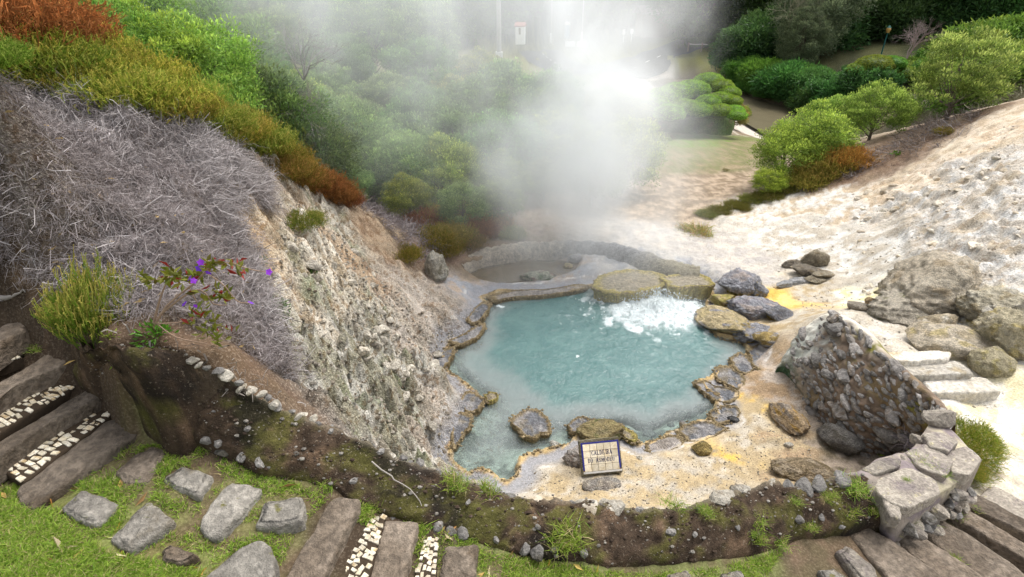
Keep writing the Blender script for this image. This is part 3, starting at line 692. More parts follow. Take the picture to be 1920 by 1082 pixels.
cobble_strip("white cobble strip behind the lowest slab of the left flight", (5,900), (205,762), (190,755), (-8,880), 3.055, 601, 17, 3) if False else None
cobble_strip("white cobble strip behind the lowest slab of the left flight", (40,905), (216,770), (186,752), (-15,872), 3.065, 601, 16, 4)
cobble_strip("widest white cobble strip in the left flight of steps", (-70,850), (138,724), (108,700), (-90,795), 3.2, 602, 20, 4)
cobble_strip("short white cobble strip near the top of the left flight", (-60,705), (40,668), (30,660), (-60,688), 3.36, 603, 9, 3)
PAVE = [([(213,885),(255,850),(285,836),(310,842),(300,862),(272,905),(235,907)], 3.0, "dull brown paving stone lying beside the lowest left step"),
    ([(303,898),(340,872),(400,888),(372,930),(330,915)], 2.98, "grey four sided paving stone close to the mossy wall"),
    ([(375,985),(390,945),(430,903),(465,905),(492,915),(450,962),(405,1005),(378,1000)], 2.92, "long grey club shaped paving stone in thin grass"),
    ([(477,985),(495,940),(560,928),(570,935),(568,972),(520,985)], 2.87, "grey notched paving stone beside the brown central step"),
    ([(108,955),(150,915),(185,925),(222,942),(198,965),(175,985)], 3.02, "pale grey paving stone sunk at the lawn edge below the left steps"),
    ([(203,1012),(250,960),(275,937),(300,950),(328,975),(280,1005),(240,1032)], 2.98, "large two toned grey paving stone surrounded by bright lawn"),
    ([(303,1032),(320,1018),(375,1040),(345,1055),(305,1050)], 2.92, "smallest dark paving stone half buried in the lawn"),
    ([(365,1095),(440,1032),(490,1008),(508,1020),(515,1045),(505,1110),(400,1140)], 2.86, "broad grey paving stone nearest the central cobble strip")]
for i, (pxs, z, lb) in enumerate(PAVE):
    tag(slab_px("paving_stone", pxs, z+.02, .12, M_PAVE if i not in (0, 6) else M_SLAB, 520+i, bev=.03, rough=.012), lb, "paving stone", "irregular paving stones set in the lawn")
step_slab("brown slab before the first central cobble strip, speckled with grit", [(520,1110),(560,1030),(622,927),(676,930),(668,955),(640,1005),(590,1120)], 2.77, .25, 540)
step_slab("brown slab between the two central cobble strips", [(685,1110),(700,1040),(716,972),(785,974),(778,1010),(762,1060),(752,1120)], 2.61, .25, 541)
step_slab("brown slab right after the second central cobble strip", [(818,1110),(826,1060),(832,1022),(897,1016),(893,1060),(886,1120)], 2.45, .25, 542)
cobble_strip("white cobble strip descending between two brown slabs by the mossy wall", (622,1100), (697,972), (722,966), (685,1105), 2.65, 604, 13, 4)
cobble_strip("littered white cobble strip in thin grass before the last brown slab", (768,1110), (795,1010), (822,1006), (815,1110), 2.51, 605, 9, 4)
# the wide flight going down on the right
ST = [([(1590,1000),(1628,985),(1700,1030),(1790,1095),(1700,1120)], 1.66, "uppermost brown step of the wide flight below the mossy wall"),
      ([(1648,985),(1685,978),(1760,1022),(1860,1090),(1800,1120)], 1.53, "second brown step of the wide flight, mossy at one joint"),
      ([(1700,972),(1735,955),(1810,998),(1910,1062),(1950,1110),(1880,1130)], 1.40, "third brown step of the wide flight beside the capped wall"),
      ([(1752,950),(1780,935),(1850,975),(1960,1040),(2000,1090)], 1.26, "fourth brown step of the wide flight, moss at its end"),
      ([(1795,940),(1825,920),(1990,1010),(2050,1060)], 1.12, "lowest brown step of the wide flight next to the pale landing")]
for i, (pxs, z, lb) in enumerate(ST): step_slab(lb, pxs, z, .3, 550+i)
step_slab("pale worn landing slab at the foot of the wide flight", [(1830,935),(1860,905),(1960,960),(2100,1040),(2080,1090),(1960,1020)], 1.0, .25, 556, M_CAP)
step_slab("broken pale grey slab lying on the wide flight's top step", [(1568,1032),(1590,1020),(1640,1062),(1655,1095),(1620,1095)], 1.78, .16, 557, M_CAP)
step_slab("grey stone block at the grass edge above the wide flight", [(1535,1068),(1560,1066),(1600,1090),(1560,1110)], 1.82, .16, 558, M_PAVE)
step_slab("grey flat stone in the grass below the mossy wall", [(1250,1075),(1290,1066),(1310,1100),(1255,1110)], 2.03, .12, 559, M_PAVE)
step_slab("grey flat stone at the grass edge left of the grey block", [(1345,1072),(1390,1066),(1410,1100),(1350,1110)], 1.93, .12, 560, M_PAVE)
# three pale steps on the white slope
M_PSTEP = rock_mat("pale_worn_step", (.46,.42,.35), (.56,.52,.45), (.40,.33,.22), 2.6, .3)
for i, (pxs, z, lb) in enumerate([([(1648,660),(1760,656),(1785,660),(1780,672),(1700,677),(1660,675)], 1.17, "highest pale worn step on the white slope behind the buttress"),
        ([(1684,683),(1800,676),(1828,700),(1700,705)], 1.08, "middle pale worn step on the white slope behind the buttress"),
        ([(1725,708),(1850,706),(1882,734),(1760,737),(1745,735)], .98, "lowest and longest pale worn step on the white slope behind the buttress")]):
    step_slab(lb, pxs, z+.05, .25, 570+i, M_PSTEP)

# ================================================================== BOULDERS AND LOOSE ROCKS
def boulder(name, label, px, py, size, seed, cols, sub=4, sink=.25, rotz=0., z=None, cat="rock", group=None, rough=.14, fine=.3, planes=12, tilt=(0, 0), strata=0.):
    V, F = rock_arr(seed, sub, planes, .6, .95, rough, fine)
    n1, n2 = fbm(V*1.6+seed, 4), fbm(V*5.+seed*2, 4)
    if strata: V[:, :2] *= (1+strata*np.sign(np.sin(V[:, 2]*9+3*n1))*.5)[:, None]
    C = np.array(cols[0])*(1+.5*n2)[:, None]; k = sstep(.0, .25, n1)[:, None]; C = C*(1-k)+np.array(cols[1])*k*(1+.4*n2)[:, None]
    if len(cols) > 2: k = sstep(.12, .3, fbm(V*2.2+seed+50, 4))[:, None]; C = C*(1-k)+np.array(cols[2])*k
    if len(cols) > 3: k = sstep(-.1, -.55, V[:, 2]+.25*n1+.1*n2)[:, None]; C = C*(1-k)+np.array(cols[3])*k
    V = V*np.array(size)
    me = np_mesh(name, V, F, C, True)
    x, y, z0 = hit(px, py) if z is None else P(px, py, z)
    o = add(name, me, M_VROCK, loc=(x, y, z0+size[2]*(1-2*sink)*.8), rot=(tilt[0], tilt[1], rotz))
    return tag(o, label, cat, group)
t = NT("mineral_rock"); c0 = t.attr('Col'); na = t.ramp(t.noise(14, 5, .7), .22, .78); nb = t.ramp(t.noise(60, 2, .7), .25, .75)
m = t.node('VectorMath', operation='SCALE'); t.l.new(c0, m.inputs[0]); t.l.new(t.math('MULTIPLY', t.math('MULTIPLY_ADD', na, .8, .6), t.math('MULTIPLY_ADD', nb, .6, .7)), m.inputs['Scale'])
M_VROCK = t.finish(t.pbsdf(m.outputs[0], .88, t.bump(t.math('ADD', na, t.math('MULTIPLY', nb, .5)), 1., .05), .25))
GY_, DG, TN, YL, PK = (.36,.36,.385), (.24,.24,.25), (.54,.44,.26), (.54,.44,.14), (.48,.41,.37)
CR, WH, OL = (.52,.43,.29), (.70,.65,.55), (.20,.18,.07)
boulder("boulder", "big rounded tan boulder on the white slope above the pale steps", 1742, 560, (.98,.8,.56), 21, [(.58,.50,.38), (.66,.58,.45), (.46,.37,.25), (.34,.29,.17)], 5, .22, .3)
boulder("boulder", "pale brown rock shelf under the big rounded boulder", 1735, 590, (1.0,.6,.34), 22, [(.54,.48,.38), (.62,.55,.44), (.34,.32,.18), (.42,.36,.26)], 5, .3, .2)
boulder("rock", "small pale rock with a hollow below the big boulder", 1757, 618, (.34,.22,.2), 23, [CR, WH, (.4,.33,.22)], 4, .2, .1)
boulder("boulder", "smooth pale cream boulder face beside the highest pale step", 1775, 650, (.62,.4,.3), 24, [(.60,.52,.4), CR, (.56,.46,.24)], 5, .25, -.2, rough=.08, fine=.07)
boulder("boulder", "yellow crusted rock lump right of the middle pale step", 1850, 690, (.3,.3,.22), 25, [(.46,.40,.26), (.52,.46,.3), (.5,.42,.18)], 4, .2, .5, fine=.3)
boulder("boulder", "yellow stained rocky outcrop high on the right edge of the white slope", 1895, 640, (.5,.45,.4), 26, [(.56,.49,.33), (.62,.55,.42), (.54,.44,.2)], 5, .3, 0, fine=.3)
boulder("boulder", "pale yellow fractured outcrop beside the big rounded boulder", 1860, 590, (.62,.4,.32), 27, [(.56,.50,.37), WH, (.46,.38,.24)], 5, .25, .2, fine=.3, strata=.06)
boulder("rock", "flat grey rock resting behind the rubble buttress", 1605, 580, (.22,.13,.1), 28, [(.36,.31,.24), (.42,.37,.3)], 3, .15, -.3)
boulder("rock", "small orange brown rock next to the flat grey rock", 1632, 575, (.13,.12,.13), 29, [(.45,.33,.18), (.36,.26,.15)], 3, .15)
for i, (x, y, s, c_, lb) in enumerate([(1525,498,(.34,.2,.24),0,"upright grey stone at the back of the slab heap"),(1490,500,(.30,.16,.1),1,"dark flat slab on the left of the slab heap"),(1545,520,(.34,.2,.09),0,"jutting slab at the right end of the slab heap"),
        (1515,515,(.42,.26,.13),1,"broad middle slab of the slab heap"),(1530,528,(.3,.16,.08),0,"low front slab of the slab heap"),(1475,536,(.32,.12,.07),2,"flat bluish slab in front of the slab heap"),(1500,530,(.3,.14,.06),2,"paler flat slab in front of the slab heap")]):
    boulder("rock_slab", lb, x, y, s, 60+i, [[(.33,.28,.2), (.4,.35,.25), (.26,.2,.12)], [(.22,.19,.15), (.3,.25,.18), (.2,.16,.1)], [(.4,.4,.4), (.5,.48,.45)]][c_], 4, .1, random.uniform(-.5, .5), group="grey slabs heaped on the white flat", rough=.2, fine=.2, planes=14, tilt=(random.uniform(-.2, .2), random.uniform(-.2, .2)))
# crusted rocks at the boil
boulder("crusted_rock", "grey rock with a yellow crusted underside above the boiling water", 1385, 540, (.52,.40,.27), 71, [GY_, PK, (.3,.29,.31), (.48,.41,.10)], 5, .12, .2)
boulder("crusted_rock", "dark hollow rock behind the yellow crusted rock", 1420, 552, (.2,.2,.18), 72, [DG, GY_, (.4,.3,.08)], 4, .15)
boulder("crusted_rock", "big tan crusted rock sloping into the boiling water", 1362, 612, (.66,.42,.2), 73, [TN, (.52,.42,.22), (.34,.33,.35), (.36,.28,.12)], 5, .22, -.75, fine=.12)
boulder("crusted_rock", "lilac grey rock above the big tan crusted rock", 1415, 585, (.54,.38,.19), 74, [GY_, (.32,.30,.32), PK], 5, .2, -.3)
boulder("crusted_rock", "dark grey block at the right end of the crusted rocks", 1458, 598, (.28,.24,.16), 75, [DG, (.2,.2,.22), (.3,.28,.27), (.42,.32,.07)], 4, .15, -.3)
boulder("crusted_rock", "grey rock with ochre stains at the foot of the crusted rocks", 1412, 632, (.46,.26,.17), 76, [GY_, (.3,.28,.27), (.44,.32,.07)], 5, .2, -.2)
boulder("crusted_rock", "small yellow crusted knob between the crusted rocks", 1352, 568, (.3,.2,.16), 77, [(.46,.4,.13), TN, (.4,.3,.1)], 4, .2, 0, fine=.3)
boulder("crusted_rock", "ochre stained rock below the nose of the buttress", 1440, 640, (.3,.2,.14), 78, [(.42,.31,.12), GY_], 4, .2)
# loose stones on the beach
boulder("rock", "rounded ochre stone on the tan beach", 1314, 848, (.15,.12,.12), 80, [(.34,.25,.09), (.42,.32,.12), (.25,.2,.1)], 4, .15, rough=.06, fine=.04)
boulder("rock", "small black stone on the tan beach", 1374, 790, (.1,.07,.06), 81, [(.09,.09,.09), (.15,.15,.15)], 3, .1)
boulder("rock", "tiny dark stone near the grey crust of the beach", 1376, 763, (.045,.035,.03), 82, [(.12,.12,.12), (.2,.2,.2)], 3, .1)
boulder("rock", "small rounded white stone at the edge of the shallows", 1040, 838, (.11,.09,.08), 83, [(.6,.57,.5), (.5,.45,.36)], 4, .2, fine=.2)
boulder("rock", "white pebble beside the tiled sign", 1198, 862, (.055,.045,.035), 84, [WH, CR], 3, .1)
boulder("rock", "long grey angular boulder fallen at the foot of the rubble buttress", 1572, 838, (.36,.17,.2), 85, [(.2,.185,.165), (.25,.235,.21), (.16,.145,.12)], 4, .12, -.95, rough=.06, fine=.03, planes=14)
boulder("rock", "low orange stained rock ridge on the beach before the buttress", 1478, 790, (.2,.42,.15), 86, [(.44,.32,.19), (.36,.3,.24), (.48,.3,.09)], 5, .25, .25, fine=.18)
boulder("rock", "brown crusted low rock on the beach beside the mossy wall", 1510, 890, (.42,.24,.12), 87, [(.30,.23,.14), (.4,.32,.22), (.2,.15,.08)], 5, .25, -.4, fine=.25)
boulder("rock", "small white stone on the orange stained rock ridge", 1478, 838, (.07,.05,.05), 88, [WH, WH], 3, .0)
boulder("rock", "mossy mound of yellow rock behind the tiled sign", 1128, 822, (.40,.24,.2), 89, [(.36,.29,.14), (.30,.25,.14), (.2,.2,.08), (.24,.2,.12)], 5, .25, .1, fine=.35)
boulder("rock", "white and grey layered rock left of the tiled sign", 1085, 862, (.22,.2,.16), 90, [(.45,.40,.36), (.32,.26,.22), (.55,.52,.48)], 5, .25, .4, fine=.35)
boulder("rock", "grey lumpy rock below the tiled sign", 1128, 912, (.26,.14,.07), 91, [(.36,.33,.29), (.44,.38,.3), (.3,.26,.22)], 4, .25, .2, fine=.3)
boulder("rock", "green tinged pale rock at the back of the shallow pond", 1008, 525, (.42,.2,.15), 92, [(.42,.42,.33), (.16,.2,.12), (.4,.3,.25), (.12,.12,.09)], 5, .2, .1, fine=.2)
boulder("rock", "pointed white rock left of the shallow pond", 822, 522, (.26,.2,.42), 93, [(.50,.46,.38), (.6,.57,.5), (.3,.27,.2)], 5, .15, 0, fine=.25)
boulder("rock", "small ochre stone in the shallow pond", 1065, 503, (.13,.1,.09), 94, [(.44,.36,.18), (.4,.3,.2)], 3, .2)
boulder("rock", "grey stone in steam behind the shallow pond", 1078, 488, (.18,.12,.1), 95, [(.36,.35,.35), (.3,.3,.3)], 3, .2)
# rocks under the shallow water and scattered on the slopes
def scatter(name, label, cat, group, spots, mat, smin, smax, seed, flat=.7, meshes=None):
    r = random.Random(seed)
    for (x, y) in spots:
        X, Y, Z = hit(x, y); s = r.uniform(smin, smax)
        o = add(name, r.choice(meshes or ROCKS), mat, loc=(X, Y, Z+s*.1), rot=(r.uniform(-.4, .4), r.uniform(-.4, .4), r.uniform(0, 6.3)), scale=(s, s*r.uniform(.6, .9), s*flat*r.uniform(.6, 1)))
        tag(o, label, cat, group)
r_ = random.Random(11)
M_SROCK = rock_mat("sulphur_rock", (.50,.42,.31), (.66,.60,.50), (.36,.28,.18), 3., .3)
ROCKS_S = [rock_mesh("srock_%d" % i, 110+i, 2, 12, .45, .8, .2) for i in range(6)]
scatter("rock", "loose pale angular rock on the upper white slope", "rock", "loose rocks on the white slope", [(r_.uniform(1560, 1910), 0) if False else (x, 260+(1920-x)*.30+r_.uniform(0, 210)) for x in [r_.uniform(1600, 1915) for _ in range(70)]], M_SROCK, .04, .17, 1, .5, ROCKS_S)
ROCKS_G = [rock_mesh("grock_%d" % i, 130+i, 2, 12, .45, .8, .15) for i in range(4)]
scatter("rock", "small loose stone on the white flat behind the buttress", "rock", "small loose stones on the white flat", [(r_.uniform(1380, 1900), r_.uniform(440, 640)) for _ in range(50)], M_LEDGE, .02, .07, 2, .6, ROCKS_G)
M_TUFF = rock_mat("bank_tuff", (.30,.27,.22), (.46,.42,.35), (.2,.17,.12), 5., .4)
ROCKS_B = [rock_mesh("brock_%d" % i, 150+i, 2, 10, .5, .85, .2) for i in range(5)]
scatter("rock", "pale lump of tuff on the eroded bank left of the pool", "rock", "tuff lumps on the eroded bank", [(lambda k: (560+250*k+r_.uniform(-60, 60), 420+360*k+r_.uniform(-90, 60)))(r_.random()) for _ in range(80)], M_TUFF, .03, .13, 3, .8, ROCKS_B)
M_WET = rock_mat("wet_dark_stone", (.09,.09,.09), (.16,.155,.15), (.2,.17,.12), 4., .3, .35)
scatter("rock", "dark stone lying in the shallow water", "rock", "dark stones in the shallows", [(1235,795),(1258,798),(1282,800),(1220,815),(900,715),(880,712),(985,770),(1055,768),(1295,780),(1320,770),(1210,805),(1300,760)], M_WET, .09, .16, 4, .6, PEBBLES and [rock_mesh("wrock_%d" % i, 160+i, 2, 8, .55, .9, .15) for i in range(3)])
# gravel: too many to count
def gravel(name, label, polys, n, smin, smax, c0, c1, seed):
    r = np.random.default_rng(seed); base = [rock_arr(180+i, 1, 5, .6, .9, .15) for i in range(4)]
    Vs, Fs, Cs, off = [], [], [], 0
    for poly, frac in polys:
        q = np.array([hit(*p)[:2] for p in poly]); lo, hi = q.min(0), q.max(0); got = []
        while len(got) < n*frac:
            s = r.uniform(lo, hi, (4000, 2)); got.extend(s[inside(s, q)])
        got = np.array(got[:int(n*frac)]); z = gzv(got)
        for (x, y), zz in zip(got, z):
            if zz < .03: continue
            V, F = base[r.integers(4)]; s = smin+(smax-smin)*r.random()**3; a = r.uniform(0, 6.3); ca, sa = math.cos(a), math.sin(a)
            W = V*np.array((s, s*.75, s*.6)); W = np.c_[W[:, 0]*ca-W[:, 1]*sa+x, W[:, 0]*sa+W[:, 1]*ca+y, W[:, 2]+zz]
            k = r.random(); Vs.append(W); Fs.append(F+off); off += len(V)
            Cs.append(np.tile(np.array(c0)*(1-k)+np.array(c1)*k, (len(V), 1))*r.uniform(.7, 1.2))
    return stuff(add(name, np_mesh(name, np.vstack(Vs), np.vstack(Fs), np.vstack(Cs)), M_VROCK), label, "gravel")
gravel("gravel", "loose pale gravel and crumbs on the eroded bank", [([(560,380),(650,430),(760,560),(850,620),(830,700),(850,800),(780,860),(640,800),(560,700),(500,520)], 1.)], 3400, .01, .05, (.24,.19,.13), (.50,.46,.39), 1)
gravel("gravel", "loose gravel on the tan beach below the mossy wall", [([(960,880),(1100,890),(1300,850),(1440,760),(1500,760),(1530,860),(1400,920),(1200,950),(1000,930)], 1.)], 1500, .005, .02, (.26,.22,.16), (.52,.46,.37), 2)
gravel("gravel", "loose crumbs and chips on the white slope", [([(1420,420),(1650,380),(1900,230),(1915,640),(1860,800),(1640,640),(1480,560)], 1.)], 1300, .01, .035, (.46,.39,.3), (.72,.66,.55), 3)

# ================================================================== SINTER LEDGES round the water
EDGES = []
def ledge(name, label, pxs, ztop, seed, style=0, cat="ledge", group=None, zfoot=-.35):
    w = np.array([P(x, y, ztop) for x, y in pxs])[:, :2]; c = w.mean(0); n = 120
    e = smooth_curve(np.vstack([w, w[:1]]), n+1)[:-1]; ang = np.arange(n)/n
    e = e+(e-c)/np.linalg.norm(e-c, axis=1)[:, None]*(.075*fbm(np.c_[e*6, np.full(n, seed)], 3)+.022*fbm(np.c_[e*24, np.full(n, seed)], 2))[:, None]
    rings = [(.02, .012), (.2, .014), (.38, .01), (.52, .004), (.64, 0), (.72, -.005), (.79, -.006), (.84, .002), (.88, .012), (.92, .016), (.955, .012), (.98, 0), (1.0, -.02), (1.005, -.045), (.98, -.07), (.93, -.12), (.9, zfoot)]
    V, C = [], []
    for s, h in rings:
        q = c+(e-c)*s; p3 = np.c_[q, np.full(n, 0.)]
        n1, n2, n4 = fbm(p3*5+seed, 3), fbm(p3*17+seed, 3), fbm(p3*40+seed, 2)
        lip = sstep(.72, .88, s+.22*n1+.06*n2)
        z = ztop+h+.04*n1*(s < .9)+(.014*n2+.016*np.abs(n4))*lip
        V.append(np.c_[q, np.where(h < -.03, ztop+h, z)])
        g = np.array((.21,.215,.23))*(1+.7*n2)[:, None]; kt = sstep(.05, .3, fbm(p3*4.3+seed*3, 3))[:, None]*.6; g = g*(1-kt)+np.array((.36,.29,.18))*kt; kw = sstep(.02, .3, fbm(p3*3.3+seed*7, 3)+.1)[:, None]*.7; g = g*(1-kw)+np.array((.50,.47,.45))*kw
        if style == 1: g = g*.3+np.array((.44,.36,.22))*.7*(1+.4*n2)[:, None]
        if style == 2: g = g*.25+np.array((.48,.42,.37))*.75*(1+.4*n2)[:, None]
        tn = np.array((.34,.26,.14) if style != 1 else (.45,.37,.12))*(1+.8*n4+.3*n2)[:, None].clip(.4, 1.6)
        kk = np.broadcast_to(lip, (n,))[:, None]
        C.append(g*(1-kk)+tn*kk)
    V = np.vstack(V); loc = np.array([c[0], c[1], 0.]); EDGES.append((c+(e-c)*.97, ztop))
    return tag(add(name, np_mesh(name, V-loc, grid_faces(len(rings), n, True), np.vstack(C), True), M_VROCK, loc=tuple(loc)), label, cat, group)
ledge("sinter_island", "larger grey sinter island with a crumbly tan rim in the near shallows", [(958,785),(975,772),(1003,768),(1025,780),(1035,800),(1030,813),(1015,814),(998,823),(975,812),(963,798)], .10, 1)
ledge("sinter_island", "smaller grey sinter island with tan rim close to the tiled sign", [(1062,797),(1085,782),(1105,782),(1117,797),(1100,808),(1080,813)], .10, 2)
ledge("sinter_island", "tiny tan sinter knob off the left shore", [(908,743),(920,735),(931,740),(926,750),(913,753)], .07, 3, 1)
ledge("sinter_ledge", "oval grey ledge with ringed top on the right shore", [(1337,700),(1350,686),(1375,690),(1398,712),(1390,730),(1362,722),(1345,713)], .075, 4)
ledge("sinter_ledge", "grey ledge between the ringed ledge and the crusted rocks", [(1367,674),(1385,662),(1405,672),(1416,692),(1400,702),(1378,694)], .09, 5)
ledge("sinter_ledge", "lumpy grey ledge just left of the buttress nose", [(1400,657),(1425,645),(1442,665),(1440,692),(1415,690)], .11, 6)
ledge("sinter_ledge", "thin ledge holding a small white puddle on the right shore", [(1302,720),(1318,713),(1340,722),(1362,728),(1388,738),(1380,752),(1345,755),(1325,741)], .06, 7)
ledge("sinter_ledge", "tan edged ledge jutting out under the tan beach", [(1332,778),(1345,762),(1375,760),(1392,775),(1370,790),(1345,795)], .08, 8)
ledge("sinter_ledge", "crumbly ledge with a white streak at the foot of the tan beach", [(1268,808),(1300,792),(1345,792),(1360,805),(1330,825),(1290,828)], .08, 9)
ledge("sinter_ledge", "pale topped ledge right of the tiled sign", [(1205,832),(1235,822),(1270,815),(1285,832),(1255,850),(1220,852)], .07, 10, 2)
ledge("sinter_ledge", "tan crust ledge behind the mound of the tiled sign", [(1085,812),(1105,800),(1130,792),(1165,798),(1195,815),(1185,828),(1160,812),(1120,806)], .12, 11, 1)
ledge("sinter_ledge", "uppermost curl of grey ledge at the far left shore", [(872,600),(886,584),(905,566),(919,570),(910,592),(888,606)], .14, 12)
ledge("sinter_ledge", "grey tan rimmed ledge curling out from the left shore", [(842,640),(868,628),(892,612),(907,606),(908,618),(884,638),(855,648)], .10, 13)
ledge("sinter_ledge", "grey cupped ledge low on the left shore", [(798,690),(812,662),(832,655),(852,650),(850,662),(832,690),(812,703)], .13, 14)
ledge("sinter_ledge", "grey lobed ledge below the cupped ledge on the left shore", [(862,750),(875,735),(895,738),(907,756),(890,770),(872,772)], .10, 15)
ledge("sinter_ledge", "narrow grey ledge under the eroded bank at the shallows", [(846,800),(862,772),(885,778),(880,800),(865,822),(848,840)], .09, 16)
ledge("sinter_ledge", "yellow tan overhanging shelf left of the boiling water", [(1108,538),(1122,518),(1175,505),(1238,512),(1252,528),(1216,545),(1170,550),(1138,549)], .30, 17, 1)
ledge("sinter_ledge", "grey and yellow shelf behind the boiling water", [(1235,520),(1285,512),(1325,518),(1338,534),(1300,538),(1260,538)], .34, 18, 1)
ledge("sinter_ledge", "long flat tan edged ledge along the far shore", [(912,556),(955,546),(1030,542),(1092,533),(1096,542),(1030,553),(960,558),(925,564)], .09, 19, 2)
# crumbly tan crust along the ledges and the waterline: past counting
r = np.random.default_rng(88); NB = [rock_arr(280+i, 1, 3, .7, .95, .2) for i in range(4)]; Vs, Fs, Cs, off = [], [], [], 0
edge = [(np.asarray(e_), z_) for e_, z_ in EDGES]+[(smooth_curve(np.vstack([POOL, POOL[:1]]), 700), .035)]
for e_, z_ in edge:
    n_e = int(np.linalg.norm(np.diff(e_, axis=0), axis=1).sum()*95)
    for _ in range(n_e):
        q = e_[r.integers(len(e_))]+r.normal(0, .022, 2); s = .007+.020*r.random()**2.5
        if fbm(np.array([[q[0]*3.5, q[1]*3.5, 2.]]), 2)[0] < -.18: continue
        g_ = max(gz(q[0], q[1]), .0) if z_ < .05 else z_-.012
        if g_ > .3 and z_ < .05: continue
        V, F = NB[r.integers(4)]; Vs.append(V*np.array((s*1.2, s, s*.8))+np.array((q[0], q[1], g_+s*.2))); Fs.append(F+off); off += len(V)
        Cs.append(np.tile(np.array((.38,.29,.155))*r.uniform(.6, 1.3)+np.array((.04, .04, .05))*r.random(), (len(V), 1)))
stuff(add("mineral_crust", np_mesh("mineral_crust", np.vstack(Vs), np.vstack(Fs), np.vstack(Cs), True), M_VROCK), "crumbly tan mineral crust beading the ledges and waterline of the pool", "crust")
# low pale stone rim of the shallow pond
pr = smooth_curve([P(862,504,.2), P(895,485,.25), P(950,472,.3), P(1010,467,.3), P(1080,466,.32), P(1140,470,.35), P(1195,484,.35), P(1262,506,.35), P(1310,515,.3)], 110)
nrm_ = np.gradient(pr[:, :2], axis=0); nrm_ = np.c_[-nrm_[:, 1], nrm_[:, 0]]; nrm_ /= np.linalg.norm(nrm_, axis=1)[:, None]
V = []
for o_, h in [(-.24, -.35), (-.2, -.05), (-.13, .08), (-.03, .16), (.08, .16), (.2, .08), (.32, -.02), (.45, -.35)]:
    V.append(np.c_[pr[:, :2]+nrm_*o_, pr[:, 2]+h])
V = np.array(V).reshape(-1, 3); nn = fbm(V*4, 4); n9 = fbm(V*12, 3); V[:, 2] += .08*nn+.04*n9+.05*np.abs(fbm(V*6+4, 3)); V[:, 1] += .05*n9
uu = np.tile(np.linspace(0, 1, 110), 8)
C = np.array((.52,.46,.38))*(1+.5*n9)[:, None]; k = sstep(.35, .55, uu+.1*nn)[:, None]; C = C*(1-k)+np.array((.30,.30,.31))*k*(1+.4*n9)[:, None]; k = sstep(.7, .9, uu+.1*nn)[:, None]*.6; C = C*(1-k)+np.array((.42,.36,.20))*k
o = add("pond_rim", np_mesh("pond_rim", V-np.array(pr[50]), grid_faces(8, 110)[:, [0, 3, 2, 1]], C, True), M_VROCK, loc=tuple(pr[50])); tag(o, "low pale rocky rim curving round the back of the shallow pond", "rock rim")

# ================================================================== WATER
wx, wy = np.arange(POOL[:, 0].min()-.3, POOL[:, 0].max()+.3, .022), np.arange(POOL[:, 1].min()-.2, POOL[:, 1].max()+.3, .022)
WX, WY = np.meshgrid(wx, wy); WQ = np.c_[WX.ravel(), WY.ravel()]
wsd = sdist(WQ, POOL); wdep = -gzv(WQ)
FO = np.array(P(1232, 590, 0)[:2]); e1 = WQ-FO
wn1, wn2 = fbm(n3(WQ, 2.2), 4), fbm(n3(WQ, 7.), 4); wn3 = fbm(n3(WQ, 22.), 2)
rr_ = np.hypot(e1[:, 0]/1.35, (e1[:, 1]-.1)/.85)*(1+.35*wn1)
foam = sstep(1.1, .25, rr_)
streak = fbm(np.c_[np.arctan2(e1[:, 1], e1[:, 0])*2.5+.6*wn1, np.hypot(*e1.T)*3.0, np.zeros(len(WQ))], 4)
foam_c = np.clip(foam*(1.15+.9*wn2)+sstep(2.3, .5, rr_)*sstep(-.05, .4, streak+.35*wn2)*.75, 0, 1)
for (x, y, r0) in [(938,575,.13),(1222,720,.10),(1082,668,.06),(1400,700,.05),(1335,690,.06)]:
    d = np.hypot(*(WQ-np.array(P(x, y, 0)[:2])).T)
    foam_c = np.maximum(foam_c, sstep(r0*1.4, r0*.3, d*(1+.8*wn2))*sstep(-.1, .2, wn2)*.8)
wz = .006*wn2+.012*wn1*sstep(0, -.5, wsd)+foam*(.08+.20*np.abs(wn2)+.04*np.abs(wn3)+.12*wn1)+.02*sstep(2.4, .8, rr_)*wn2
keep = (wsd < .12).reshape(WX.shape); F = grid_faces(len(wy), len(wx))[:, [0, 3, 2, 1]]; F = F[keep.ravel()[F].any(1)]
water_me = np_mesh("water", np.c_[WQ, wz], F, None, True, {'depth': wdep.clip(0, 3), 'foam': foam_c})
t = NT("hot_milky_water"); dp = t.attr('depth', 'Fac'); fo = t.attr('foam', 'Fac')
nv = t.noise(1.6, 5, .6, dist=1.5)
deepc = t.mix(t.ramp(nv, .35, .7), (.072,.15,.144), (.098,.185,.175))
col = t.mix(t.ramp(dp, .15, .85), (.30,.345,.335), deepc)
col = t.mix(t.ramp(t.noise(3.4, 6, .65, dist=2.), .58, .74, 0, .16), col, (.36,.45,.42))
nv2 = t.noise(13, 4, .65, dist=.8)
rp = t.bump(t.math('ADD', t.math('MULTIPLY', nv2, 1.), t.noise(4, 3, .6, dist=1.)), .42, .05)
wat = t.pbsdf(col, .16, rp, .4)
fm = t.pbsdf((.70,.76,.76), .75, t.bump(t.noise(30, 4, .7), .8, .04), .2)
tr = t.node('BsdfTransparent'); t.put(tr.inputs['Color'], (.80,.90,.88))
al = t.math('MULTIPLY_ADD', t.math('POWER', 2.718, t.math('MULTIPLY', dp, -2.5)), -.93, 1.0)
mx = t.node('MixShader'); t.l.new(al, mx.inputs[0]); t.l.new(tr.outputs[0], mx.inputs[1]); t.l.new(wat, mx.inputs[2])
m2 = t.node('MixShader'); t.l.new(t.ramp(t.math('MULTIPLY', fo, t.math('MULTIPLY_ADD', t.noise(18, 5, .75, dist=.6), 1.1, .45)), .12, .9), m2.inputs[0]); t.l.new(mx.outputs[0], m2.inputs[1]); t.l.new(fm, m2.inputs[2])
